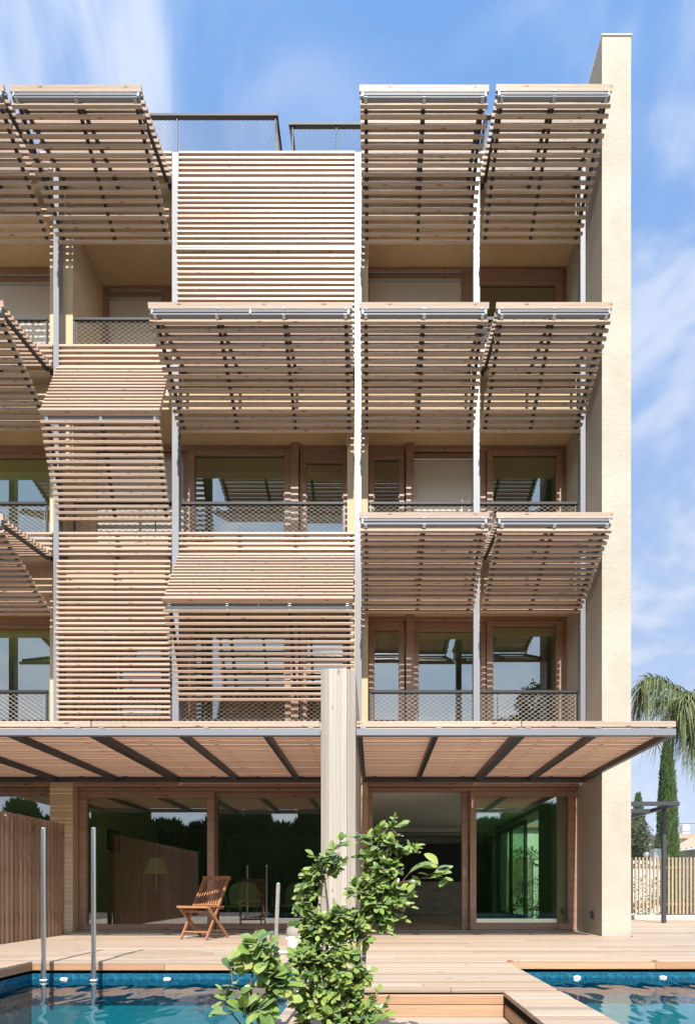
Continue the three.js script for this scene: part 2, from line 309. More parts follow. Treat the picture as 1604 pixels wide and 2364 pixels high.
// the left-hand flat, first and second floors
for (const k of [1, 2]) {
  const y0 = BAND_TOP[k - 1] - 0.03, y1 = head(k);
  bx('window_head', -4.91, -0.446, y1 - 0.07, y1, ZW - 0.09, ZW + 0.05, M.frame);
  if (k === 2) blindLeaf(-4.9, -3.37, y0, y1, ZW - 0.03); else windowLeaf('sliding_window', -4.9, -3.37, y0, y1 - 0.075, ZW - 0.03, 0.09);
  bx('jamb', -3.365, -3.275, y0, y1 - 0.075, ZW - 0.07, ZW + 0.01, M.frame);
  windowLeaf('sliding_window', -3.27, -1.465, y0, y1 - 0.075, ZW + 0.02, 0.11, { wt: 0.09, handle: -1.515, hy: y0 + 0.30 });
  bx('mullion', -1.455, -1.325, y0, y1 - 0.002, ZW - 0.05, ZW + 0.12, M.frame);
  windowLeaf('window', -1.30, -0.447, y0, y1 - 0.075, ZW, 0.1, { wt: 0.2 });
}
{ // top floor of the left-hand flat, set a little deeper
  const y0 = BAND_TOP[2] - 0.03, y1 = head(3), z = -1.2;
  bx('window_head', -4.91, -0.446, y1 - 0.05, y1, z - 0.09, z + 0.05, M.frame);
  bx('jamb', -4.91, -4.83, y0, y1 - 0.055, z - 0.06, z + 0.05, M.frame);
  blindLeaf(-4.825, -3.86, y0, y1, z); bx('jamb', -3.855, -3.68, y0, y1 - 0.055, z - 0.06, z + 0.04, M.frame);
  windowLeaf('sliding_window', -3.675, -1.6, y0, y1 - 0.055, z + 0.02, 0.1, { wt: 0.2 });
  windowLeaf('sliding_window', -1.595, -0.447, y0, y1 - 0.055, z, 0.1, { wt: 0.2 });
}
// the flat at the left edge
for (const k of [1, 2, 3]) {
  const y0 = BAND_TOP[k - 1] - 0.03, y1 = head(k);
  bx('window_head', -8.99, -5.295, y1 - 0.12, y1, ZW - 0.09, ZW + 0.05, M.frame);
  if (k === 3) blindLeaf(-8.98, -5.30, y0, y1 - 0.06, ZW); else windowLeaf('sliding_window', -8.98, -5.30, y0, y1 - 0.125, ZW, 0.06);
}
// rooms behind the glass: back walls, ceilings and floors
for (const [x0, x1] of [[-8.98, -5.295], [-4.905, -0.446], [-0.1, XE - 0.004]]) for (let k = 0; k < 4; k++) {
  const g = grp('room', building), zf = k === 0 ? -0.5 : -1.45, zb = k === 0 ? -7.95 : -6.4;
  mesh('ceiling', slab(x0, x1, SOFFIT[k] - 0.02, SOFFIT[k] - 0.006, zb, zf, 1), k === 0 ? M.white : M.room, g);
  mesh('back_wall', slab(x0, x1, k ? slabTop[k - 1] : 0, SOFFIT[k] - 0.03, zb - 0.04, zb, 1), M.room, g);
}
// ---- ground floor doors
const ZD = -0.37, GH = 2.385;
bx('door_lintel', -9, -5.30, GH, GH + 0.042, -0.30, -0.14, M.frame); bx('door_lintel', -4.905, -0.45, GH, GH + 0.042, -0.30, -0.14, M.frame); bx('door_lintel', -0.1, XE + 0.004, GH, GH + 0.042, -0.30, -0.14, M.frame);
for (const [x0, x1] of [[-9, -5.30], [-4.905, -0.45], [-0.1, XE]]) { bx('door_track', x0, x1, GH - 0.05, GH - 0.002, ZD - 0.14, ZD + 0.06, M.frame); bx('threshold', x0, x1, 0.002, 0.018, ZD - 0.16, ZD + 0.10, M.galv); }
windowLeaf('sliding_door', -8.9, -5.31, 0.02, GH - 0.055, ZD, 0.06, { wt: 0.07 });
bx('jamb', -4.905, -4.895, 0.02, GH - 0.055, ZD - 0.1, ZD + 0.05, M.frame);
windowLeaf('sliding_door', -4.893, -2.66, 0.02, GH - 0.055, ZD, 0.105, { wt: 0.1, wb: 0.085 });
windowLeaf('sliding_door', -2.75, -0.452, 0.02, GH - 0.055, ZD + 0.065 - 0.17, 0.09, { wt: 0.085, wb: 0.085 });
bx('jamb', -0.1, -0.03, 0.02, GH - 0.055, ZD - 0.1, ZD + 0.06, M.frame);
windowLeaf('sliding_door', 1.476, 3.19, 0.02, GH - 0.055, ZD - 0.12, 0.094, { wt: 0.08, wb: 0.1, handle: 1.523, hy: 0.985 });
windowLeaf('sliding_door', 1.592, 3.325, 0.02, GH - 0.055, ZD, 0.09, { wt: 0.075, wb: 0.1, handle: 3.28, hy: 0.985 });
bx('jamb', 3.327, XE - 0.003, 0.02, GH - 0.055, ZD - 0.1, ZD + 0.06, M.frame);

// ---- balcony railings with stainless cable net
function netGeo(x0, x1, y0, y1, z, r = 0.0034, cw = 0.1, ch = 0.034) {
  const s = new Soup(), rows = Math.max(2, Math.round((y1 - y0) / ch)), hh = (y1 - y0) / rows, cols = Math.max(2, Math.round((x1 - x0) / cw) * 2), dx = (x1 - x0) / cols;
  const seg = (a, b) => { const dir = [b[0] - a[0], b[1] - a[1]], l = Math.hypot(...dir), n = [-dir[1] / l * r, dir[0] / l * r]; const pr = [[n[0], n[1], -r * 0.5], [-n[0], -n[1], -r * 0.5], [0, 0, r]]; for (let i = 0; i < 3; i++) { const p = pr[i], q = pr[(i + 1) % 3]; s.quad([a[0] + p[0], a[1] + p[1], z + p[2]], [a[0] + q[0], a[1] + q[1], z + q[2]], [b[0] + q[0], b[1] + q[1], z + q[2]], [b[0] + p[0], b[1] + p[1], z + p[2]]); } };
  for (let k = 0; k < rows; k++) for (let i = 0; i < cols; i++) { const ya = (j) => y0 + hh * (k + 0.5 + (((j + k) & 1) ? 0.47 : -0.47)); seg([x0 + i * dx, ya(i)], [x0 + (i + 1) * dx, ya(i + 1)]); }
  seg([x0, y0], [x0, y1]); seg([x1, y0], [x1, y1]);
  return s.geo();
}
function railing(x0, x1, yTop, yBot, z, rods) {
  const g = grp('balcony_railing', building);
  mesh('handrail', easedBox(x0, x1, yTop - 0.05, yTop, z - 0.03, z + 0.03, 0.008), M.rail, g);
  for (const x of rods) mesh('rod', new THREE.CylinderGeometry(0.009, 0.009, yTop - 0.05 - yBot, 8), M.dark, g, [x, (yTop - 0.05 + yBot) / 2, z]);
  const ends = [x0 + 0.012, x1 - 0.012]; for (const x of ends) mesh('end_post', easedBox(x - 0.012, x + 0.012, yBot, yTop - 0.051, z - 0.02, z + 0.02), M.dark, g);
  mesh('cable_net', netGeo(x0 + 0.04, x1 - 0.04, yBot + 0.02, yTop - 0.07, z + 0.022), M.wire, g);
}
for (let k = 0; k < 3; k++) {
  const yt = [3.925, 6.98, 9.965][k], yb = BAND_TOP[k] - 0.04;
  railing(-8.9, -5.30, yt, yb, -0.12, [-7.2]);
  railing(-4.87, -0.475, yt, yb, -0.12, [-3.55, -1.46]);
  railing(-0.075, 3.30, yt, yb, -0.12, [0.60, 2.0]);
}
// roof terrace railings
function roofRail(x0, x1, y, z, back, rods) {
  const g = grp('roof_railing', building);
  mesh('handrail', easedBox(x0, x1, y - 0.055, y, z - 0.03, z + 0.03, 0.008), M.rail, g);
  for (const x of rods) mesh('rod', new THREE.CylinderGeometry(0.011, 0.011, y - 0.055 - 12.43, 8), M.dark, g, [x, (y - 0.055 + 12.43) / 2, z]);
  mesh('cable_net', netGeo(x0 + 0.02, x1 - 0.02, 12.45, y - 0.08, z, 0.0018, 0.08, 0.03), M.wire, g);
  for (const [x, on] of [[x0, back[0]], [x1, back[1]]]) if (on) {
    const xx = x + (x === x0 ? 0.031 : -0.031);
    mesh('return_handrail', easedBox(xx - 0.03, xx + 0.03, y - 0.054, y - 0.002, z - 3.6, z - 0.031, 0.006), M.rail, g);
    const net = netGeo(z - 3.5, z - 0.05, 12.45, y - 0.08, 0, 0.0018, 0.08, 0.03); net.rotateY(-Math.PI / 2); net.translate(xx, 0, 0); mesh('return_net', net, M.wire, g);
  }
}
roofRail(-8.8, -1.575, 13.39, -0.2, [0, 1], [-7, -5.1, -3.23, -1.62]);
roofRail(-1.40, 1.62, 13.27, -0.22, [1, 1], [-1.34, -0.62, 0.9]);
roofRail(1.80, 3.36, 13.39, -0.2, [1, 0], [2.6]);

// ------------------------------------------------------------------ folding slat screens
const LU = 1.22, LL = 1.34;                                    // lengths of the upper and the lower leaf
const OFF = 0.036;                                             // both leaves stand this far outside the pivot line
function slatLeaf(name, parent, w, upper, broad, seedv) {
  const g = grp(name, parent), L = upper ? LU : LL, n = upper ? 14 : 16, yk = upper ? -(L - 0.012) : -0.012;
  for (let i = 0; i < n; i++) {
    const v = (i * 2 + seedv) % 6;
    mesh('slat', bar(w, SLAT_H, SLAT_D, 0.004, v), M.slat[(i * 5 + seedv * 3 + (i >> 1)) % 6], g, [(((i * 7 + seedv) % 5) - 2) * 0.0012, -(0.06 + i * PITCH), 0.046 + OFF]);
  }
  if (upper) mesh('end_board', bar(w + 0.02, 0.036, 0.08, 0.004, 2), M.slat[seedv % 6], g, [0, yk - 0.004, 0.056 + OFF]);
  for (const f of broad ? [-0.47, -0.165, 0.165, 0.47] : [-0.455, 0, 0.455]) mesh('rail', barY(L - 0.07, 0.048, 0.045, 0.004, 1), M.dark, g, [f * w, -L / 2, -0.004 + OFF]);
  mesh('hinge_tube', bar(w - 0.03, 0.05, 0.038, 0.006, 2), M.steel, g, [0, yk, -0.006 + OFF]);
  for (const f of broad ? [-0.485, 0, 0.485] : [-0.48, 0.48]) mesh('hinge', easedBox(f * w - 0.012, f * w + 0.012, -0.03, 0.035, -0.04, 0.03, 0.004), M.galv, g, [0, upper ? -L + 0.01 : -0.01, OFF - 0.02]);
  for (const f of broad ? [-0.47, -0.165, 0.165, 0.47] : [-0.455, 0, 0.455]) mesh('clip', easedBox(f * w - 0.022, f * w + 0.022, -0.03, 0.03, 0.014, 0.028, 0.003), M.galv, g, [0, yk, OFF]);
  return g;
}
function screen(bay, row, opening, label) {
  const [x0, x1] = BAYS[bay], w = x1 - x0, H = Math.min(opening, LU + LL - 1e-5), h = (LU * LU - LL * LL + H * H) / (2 * H), p = Math.sqrt(Math.max(0, LU * LU - h * h));
  const t = thing('folding_slat_screen', label, 'slat screen', 'folding timber slat screens on the facade', [(x0 + x1) / 2, HINGE[row], 0.0]);
  const up = slatLeaf('upper_leaf', t, w, true, w > 2.5, bay + row * 2); up.rotation.x = -Math.atan2(p, h);
  const lo = slatLeaf('lower_leaf', t, w, false, w > 2.5, bay * 2 + row); lo.position.set(0, -h, p); lo.rotation.x = Math.atan2(p, H - h);
  return t;
}
screen(0, 3, 0.92, 'timber slat screen folded out like an awning, top row, cut by the left photo edge');
screen(1, 3, 0.93, 'timber slat screen folded out like an awning, top row, left of the closed wide screen');
screen(2, 3, 2.559, 'wide timber slat screen closed flat below the roof railing');
screen(3, 3, 0.93, 'timber slat screen folded out like an awning, top row, right of the closed wide screen');
screen(4, 3, 0.92, 'timber slat screen folded out like an awning, top row, next to the tall end wall');
screen(0, 2, 0.88, 'timber slat screen folded out, middle row, cut by the left photo edge');
screen(1, 2, 2.39, 'narrow half-open timber slat screen bulging outward, middle row');
screen(2, 2, 0.91, 'wide timber slat screen folded out like an awning, middle row');
screen(3, 2, 0.91, 'timber slat screen folded out, middle row, fourth column between wide screen and end column');
screen(4, 2, 0.91, 'timber slat screen folded out, middle row, next to the tall end wall');
screen(0, 1, 0.80, 'timber slat screen folded out, bottom row, cut by the left photo edge');
screen(1, 1, 2.559, 'narrow timber slat screen closed flat, bottom row above the long pergola');
screen(2, 1, 2.23, 'wide half-open timber slat screen bulging outward, bottom row behind the pale fin wall');
screen(3, 1, 0.77, 'timber slat screen folded out, bottom row, fourth column left of end column');
screen(4, 1, 0.77, 'timber slat screen folded out, bottom row, next to the tall end wall');

// ------------------------------------------------------------------ pergolas
function pergola(x0, x1, beams, joints, label) {
  const z0 = 0.06, z1 = 2.69, yb = 2.405, bh = 0.08, t = thing('pergola', label, 'pergola', 'terrace pergolas');
  mesh('front_beam', easedBox(x0, x1, yb, yb + bh, z1 - 0.05, z1, 0.006), M.steel, t);
  mesh('back_beam', easedBox(x0, x1, yb - 0.01, yb + bh - 0.01, z0, z0 + 0.05, 0.006), M.dark, t);
  for (const [x, w] of beams) mesh('cross_beam', easedBox(x - w / 2, x + w / 2, yb + 0.003, yb + bh - 0.003, z0 + 0.051, z1 - 0.051, 0.005), M.dark, t);
  const cuts = [x0, ...joints, x1], pitch = 0.062, n = Math.floor((z1 - 0.06 + 0.09) / pitch);
  for (let s = 0; s + 1 < cuts.length; s++) {
    const a = cuts[s] + 0.006, b = cuts[s + 1] - 0.006, w = b - a;
    for (let i = 0; i < n; i++) mesh('slat', bar(w, 0.036, 0.036, 0.004, (i * 2 + s) % 6), M.perg[(i * 5 + s + (i >> 2)) % 6], t, [(a + b) / 2, yb + bh + 0.021 + ((i * 13 + s * 5) % 7 - 3) * 0.0008, -0.09 + i * pitch]);
    mesh('front_board', bar(w, 0.068, 0.04, 0.005, s), M.slat[s % 6], t, [(a + b) / 2, yb + bh + 0.048, z1 - 0.014]);
    for (const f of [0.04, 0.5, 0.96]) mesh('clip', easedBox(-0.03, 0.03, 0, 0.014, 0, 0.03, 0.002), M.galv, t, [a + w * f, yb + bh + 0.0005, z1 - 0.03]);
  }
  for (let x = x0 + 0.2; x < x1; x += 0.7) mesh('bracket', easedBox(x - 0.025, x + 0.025, yb + bh - 0.005, yb + bh + 0.03, z0 - 0.02, z0 + 0.045, 0.004), M.dark, t);
}
pergola(-0.20, 3.355, [[-0.165, 0.06], [0.69, 0.06], [1.635, 0.115], [2.47, 0.06], [3.32, 0.06]], [1.635], 'slatted timber and steel pergola on the right, reaching past the end wall');
pergola(-6.95, -0.60, [[-6.0, 0.06], [-5.05, 0.06], [-4.09, 0.06], [-3.145, 0.115], [-2.17, 0.06], [-1.22, 0.06]], [-3.145], 'long slatted timber and steel pergola on the left, over the wide doors');

// ------------------------------------------------------------------ pale fin wall between the terraces
{
  const t = thing('fin_wall', 'tall pale timber-clad fin wall with chamfered front between the two pergolas', 'fin wall');
  const x0 = -0.592, x1 = -0.208, zf = 2.80, c = 0.078, H = 3.105, y0 = 0.004;
  const core = new THREE.ExtrudeGeometry(new THREE.Shape([[x0 + 0.02, 0.11], [x1 - 0.02, 0.11], [x1 - 0.02, -zf + c + 0.01], [x1 - c - 0.02, -zf + 0.022], [x0 + c + 0.02, -zf + 0.022], [x0 + 0.02, -zf + c + 0.01]].map((p) => new THREE.Vector2(p[0], p[1]))), { depth: H - 0.01, bevelEnabled: false });
  core.rotateX(-Math.PI / 2); core.translate(0, y0, 0);
  mesh('core', core, M.fin[0], t);
  const board = (xa, za, xb, zb, m) => { const l = Math.hypot(xb - xa, zb - za) - 0.004, g = barY(H, l, 0.02, 0.003, 3 + m); const o = mesh('cladding_board', g, M.fin[m % 2], t, [(xa + xb) / 2, y0 + H / 2, (za + zb) / 2]); o.rotation.y = -Math.atan2(zb - za, xb - xa); };
  board(x0 + c + 0.012, zf - 0.01, x1 - c - 0.012, zf - 0.01, 0);
  board(x1 - c - 0.010, zf - 0.012, x1 - 0.008, zf - c - 0.006, 1); board(x0 + 0.008, zf - c - 0.006, x0 + c + 0.010, zf - 0.012, 1);
  for (let i = 0, z = zf - c - 0.012; z > 0.1; z -= 0.19, i++) { const zb = Math.max(z - 0.19, 0.0); board(x1 - 0.010, z, x1 - 0.010, zb, i); board(x0 + 0.010, zb, x0 + 0.010, z, i + 1); }
}

// ------------------------------------------------------------------ terrace deck, pools, ground
const ZP = 3.52, ZR = 3.43, GROUND = -0.75;                    // back edges of the left and right pools
const rect = (x0, x1, z0, z1) => [[x0, -z0], [x1, -z0], [x1, -z1], [x0, -z1]].map((p) => new THREE.Vector2(...p));
const POOL_L = [-3.30, -0.50, ZP, 8.2], POOL_R = [1.255, 6.2, ZR, 8.2];
{
  const sh = new THREE.Shape(rect(-300, 300, -400, 300)); for (const p of [POOL_L, POOL_R]) sh.holes.push(new THREE.Path(rect(...p)));
  const g = new THREE.ShapeGeometry(sh); g.rotateX(-Math.PI / 2); g.translate(0, GROUND, 0);
  const uv = g.attributes.uv; for (let i = 0; i < uv.count; i++) uv.setXY(i, uv.getX(i) / 4, uv.getY(i) / 4);
  const groundMap = tex(512, 512, (i, j) => { const a = fbm(i / 64, j / 64, 5, 8, 8, 401), b = fbm(i / 8, j / 8, 3, 64, 64, 409); const k = 0.6 + 0.4 * b; return [255 * k * (0.72 + 0.3 * a), 255 * k * (0.74 + 0.26 * a), 255 * k * (0.7 + 0.26 * a)]; }, true);
  struct(mesh('ground', g, std('pale_garden_gravel', [0.40, 0.35, 0.26], 0.95, { map: groundMap, bumpMap: groundMap, bumpScale: 0.02 })));
}
M.lid = woodSet('lid_timber', [[0.42, 0.315, 0.225]], 0.6, clear, 0.0006)[0];
const deck = struct(thing('terrace_deck'));
{
  const sh = new THREE.Shape(rect(-8.9, 8.6, -3.75, 7.6)), hole = (...r) => sh.holes.push(new THREE.Path(rect(...r)));
  hole(POOL_L[0] - 0.045, POOL_L[1] + 0.045, ZP - 0.045, 7.59); hole(POOL_R[0] - 0.045, 8.59, ZR - 0.045, 7.59); hole(-0.195, 0.885, 5.05, 7.59);
  const g = new THREE.ExtrudeGeometry(sh, { depth: 0.05, bevelEnabled: false }); g.rotateX(-Math.PI / 2); g.translate(0, -0.085, 0);
  mesh('joists', g, std('deck_substructure', [0.05, 0.035, 0.025], 0.9), deck);
  const r = rng(55), PW = 0.122; let count = 0;
  const row = (xa, xb, z, w) => {                               // one row of boards, butt-jointed
    let x = xa; const first = rr(0.8, 3.2, r); let l = first;
    while (x < xb - 0.05) { let e = x + l; if (e > xb - 0.7) e = xb; const len = e - x - 0.004; mesh('plank', bar(len, 0.026, w - 0.005, 0.003, Math.floor(r() * 8)), M.deck[Math.floor(r() * 7)], deck, [(x + e) / 2, -0.013 + rr(-0.0008, 0.0008, r), z]); count++; x = e; l = rr(2.4, 4.4, r); }
  };
  for (let z = ZR - 0.02 - PW / 2; z > -0.33; z -= PW) row(z < 0.7 ? -5.2 : -6.4, z < 0.72 ? 3.36 : 7.4, z, PW);
  for (let z = -0.45 + 1.06; z > -3.7; z -= PW) row(3.83, 7.4, z, PW);
  { const e = ZR - 0.02, n = 1, w = (ZP - e - 0.0) / n; row(-6.4, POOL_R[0] + 0.01, e + w / 2, w); }
  for (let z = ZP + PW / 2, w; z < 5.03; z += PW) { row(POOL_L[1] - 0.02, POOL_R[0] + 0.015, z, PW); }
  for (let z = 5.045 + PW / 2; z < 6.4; z += PW) { row(0.875, POOL_R[0] + 0.015, z, PW); row(POOL_L[1] - 0.02, -0.19, z, PW); }
  for (let z = ZP + PW / 2; z < 4.4; z += PW) row(-5.0, POOL_L[0] + 0.015, z, PW);
  // edge boards
  const edgeX = (xa, xb, z, y, h, m, v) => mesh('edge_board', bar(xb - xa, h, 0.03, 0.004, v), M.fascia[m], deck, [(xa + xb) / 2, y - h / 2, z]);
  const edgeZ = (za, zb, x, y, h, m, v) => mesh('edge_board', barZ(zb - za, h, 0.03, 0.004, v), M.fascia[m], deck, [x, y - h / 2, (za + zb) / 2]);
  edgeX(-3.31, -2.02, ZP - 0.02, -0.027, 0.06, 1, 1); edgeX(-2.015, -0.5, ZP - 0.02, -0.027, 0.06, 2, 2);
  edgeX(1.26, 2.75, ZR - 0.02, -0.027, 0.06, 0, 3); edgeX(2.755, 6.3, ZR - 0.02, -0.027, 0.06, 1, 4);
  edgeZ(ZP, 7.5, POOL_L[0] - 0.005, -0.027, 0.06, 1, 5); edgeZ(ZP, 6.4, POOL_L[1] + 0.005, -0.027, 0.06, 0, 6); edgeZ(ZR, 6.4, POOL_R[0] - 0.005, -0.027, 0.06, 0, 6);
  // the round trapdoor let into the planks
  { const pts = []; for (let i = 0; i < 48; i++) { const t = i / 48 * Math.PI * 2, k = 1 + 0.05 * Math.sin(t * 3 + 1) + 0.03 * Math.sin(t * 7); pts.push(new THREE.Vector2(Math.cos(t) * 0.5 * k, Math.sin(t) * 0.36 * k)); }
    const lid = new THREE.ExtrudeGeometry(new THREE.Shape(pts), { depth: 0.004, bevelEnabled: false }); lid.rotateX(-Math.PI / 2); mesh('round_lid', lid, M.lid, deck, [PX(372, 2.95), 0.0005, 2.92]); }
  // steps down toward the garden
  const st = (z, yTop) => { mesh('step_riser', bar(1.075, 0.066, 0.03, 0.004, 1), M.fascia[0], deck, [0.345, yTop - 0.033 - 0.026, z]); mesh('step_riser', bar(1.075, 0.082, 0.03, 0.004, 2), M.fascia[2], deck, [0.345, yTop - 0.137, z]); };
  st(5.047, 0); st(5.58, -0.175);
  for (let i = 0; i < 4; i++) mesh('step_tread', bar(1.075, 0.026, 0.122, 0.004, i + 2), M.deck[(i * 3) % 7], deck, [0.345, -0.188, 5.125 + i * 0.127]);
  for (let i = 0; i < 5; i++) mesh('step_tread', bar(1.075, 0.026, 0.122, 0.004, i + 2), M.deck[(i * 2 + 1) % 7], deck, [0.345, -0.363, 5.66 + i * 0.127]);
  for (const x of [0.9, -0.21]) { mesh('step_stringer', barZ(1.4, 0.066, 0.03, 0.004, 3), M.fascia[0], deck, [x, -0.06, 5.76]); mesh('step_stringer', barZ(1.4, 0.082, 0.03, 0.004, 4), M.fascia[1], deck, [x, -0.137, 5.76]); mesh('step_stringer', barZ(1.4, 0.2, 0.03, 0.004, 5), M.fascia[1], deck, [x, -0.282, 5.76]); }
}
// pool basins with blue mosaic, water
const mosaic = tex(512, 512, (i, j) => { const c = 32, x = i % c, y = j % c, e = x < 3 || y < 3, h = hash3(i / c | 0, j / c | 0, 17), k = 0.7 + 0.45 * h; return e ? [52, 102, 118] : [16 * k, 86 * k, 112 * k]; }, true);
const waterBump = tex(512, 512, (i, j) => { const a = fbm(i / 32, j / 64, 2, 16, 8, 501), b = fbm(i / 64 + 3, j / 128, 2, 8, 4, 507); const g = 255 * (0.45 * a + 0.55 * b); return [g, g, g]; }, false);
M.mosaic = std('mosaic_tile', [1, 1, 1], 0.25, { map: mosaic });
M.basin = std('pool_plaster', [0.04, 0.33, 0.38], 0.7);
M.water = phys('pool_water', [0.22, 0.60, 0.64], 0.0, { transmission: 1, thickness: 0, ior: 1.45, bumpMap: waterBump, bumpScale: 0.014 });
const WATER = -0.172;
for (const [nm, [x0, x1, z0, z1], inlets] of [['left', POOL_L, [[-2.98, -0.166], [-1.99, -0.166]]], ['right', POOL_R, [[1.98, -0.164], [2.82, -0.164]]]]) {
  const g = struct(thing('swimming_pool')), t = 0.12, rep = 0.4;
  for (const [a, b, c, d] of [[x0 - t, x1 + t, z0 - t, z0], [x0 - t, x0, z0 + 0.001, z1], [x1, x1 + t, z0 + 0.001, z1], [x0 - t, x1 + t, z1 + 0.001, z1 + t]]) { mesh('tile_band', slab(a, b, -0.42, -0.118, c, d, rep), M.mosaic, g); mesh('basin_wall', slab(a + 0.003, b - 0.003, -1.55, -0.423, c + 0.003, d - 0.003, 1), M.basin, g); }
  mesh('basin_floor', slab(x0 - t, x1 + t, -1.6, -1.552, z0 - t, z1 + t, 1), M.basin, g);
  for (const [x, y] of inlets) { const k = grp('pool_inlet', g, [x, y, z0 + 0.004]); mesh('inlet_disc', new THREE.CylinderGeometry(0.035, 0.038, 0.012, 20).rotateX(Math.PI / 2).scale(1, 0.38, 1), M.white, k); mesh('inlet_eye', new THREE.CylinderGeometry(0.018, 0.018, 0.006, 12).rotateX(Math.PI / 2).scale(1, 0.38, 1), M.white, k, [0, 0, 0.008]); }
  const w = new THREE.PlaneGeometry(x1 - x0 - 0.002, z1 - z0 - 0.002); w.rotateX(-Math.PI / 2); const uv = w.attributes.uv; for (let i = 0; i < 4; i++) uv.setXY(i, uv.getX(i) * (x1 - x0) / 2.0, uv.getY(i) * (z1 - z0) / 2.0);
  struct(mesh('water', w, M.water, scene, [(x0 + x1) / 2, WATER, (z0 + z1) / 2]));
}
// stainless posts at the pool edge
[[101.5, 'polished steel pole rising from the left pool, nearer the slatted side fence'], [217, 'polished steel pole rising from the left pool, in front of the sliding door']].forEach(([u, label]) => {
  const z = ZP + 0.13, t = thing('steel_pole', label, 'pole', 'steel poles in the left pool', [PX(u, z), 0, z]);
  mesh('tube', new THREE.CylinderGeometry(0.0215, 0.0215, 1.27 + 0.3, 24), M.inox, t, [0, (1.27 - 0.3) / 2, 0]);
  mesh('cap', new THREE.SphereGeometry(0.0216, 20, 8, 0, Math.PI * 2, 0, Math.PI / 2).scale(1, 0.35, 1), M.inox, t, [0, 1.27, 0]);
  mesh('collar', new THREE.TorusGeometry(0.026, 0.007, 8, 24).rotateX(Math.PI / 2), M.white, t, [0, WATER + 0.015, 0]);
});
// ------------------------------------------------------------------ fences
{
  const x = -4.73, t = thing('side_fence', 'brown vertical slat fence at the left edge beside the sliding doors', 'fence'), r = rng(9);
  for (let z = 0.475, i = 0; z < 5.2; z += 0.091, i++) mesh('slat', barY(1.685 + rr(-0.004, 0.004, r), 0.042, 0.055, 0.003, i % 8), M.fence[Math.floor(r() * 5)], t, [x, 0.006 + 0.842, z]).rotation.y = Math.PI / 2;
  for (const y of [0.3, 0.95, 1.5]) mesh('rail', barZ(4.8, 0.06, 0.035, 0.003, 2), M.fence[1], t, [x - 0.052, y, 2.85]);
  for (const z of [0.5, 2.4, 4.4]) mesh('post', barY(1.6, 0.06, 0.06, 0.003, 3), M.dark, t, [x - 0.105, 0.8, z]);
}
{
  const z = -3.85, t = thing('garden_fence', 'pale vertical slat fence beyond the end wall, behind the grey steel frame', 'fence'), r = rng(10);
  for (let x = 3.9, i = 0; x < 9.2; x += 0.0845, i++) mesh('slat', barY(1.30, 0.045, 0.035, 0.003, i % 8), M.paleFence[Math.floor(r() * 6)], t, [x, 0.78, z]);
  for (const y of [0.35, 1.2]) mesh('rail', bar(5.3, 0.06, 0.03, 0.003, 1), M.fence[1], t, [6.55, y, z - 0.035]);
  for (const x of [4.3, 5.9, 7.6]) mesh('post', barY(1.3, 0.06, 0.06, 0.003, 1), M.dark, t, [x, 0.66, z - 0.085]);
  tag(mesh('kerb_wall', slab(3.83, 9.4, -0.7, 0.10, -4.05, -3.80, 2), std('painted_kerb', [0.60, 0.56, 0.48], 0.9, { map: stuccoMap })), 'low cream kerb under the pale slat fence', 'kerb');
}
{ // grey steel frame on the side terrace
  const t = thing('steel_pergola', 'grey steel pergola frame without slats on the side terrace', 'pergola frame'), X = 5.95, y = 2.34;
  mesh('post', barY(2.33, 0.075, 0.075, 0.006, 0), M.dark, t, [X, 1.17, -2.5]);
  mesh('front_beam', easedBox(3.83, X + 0.04, y, y + 0.08, -2.06, -1.98), M.dark, t);
  mesh('side_beam', easedBox(X - 0.04, X + 0.04, y, y + 0.078, -4.6, -2.061), M.dark, t);
  mesh('rear_beam', easedBox(3.83, X - 0.041, y + 0.002, y + 0.08, -3.05, -2.97), M.dark, t);
}
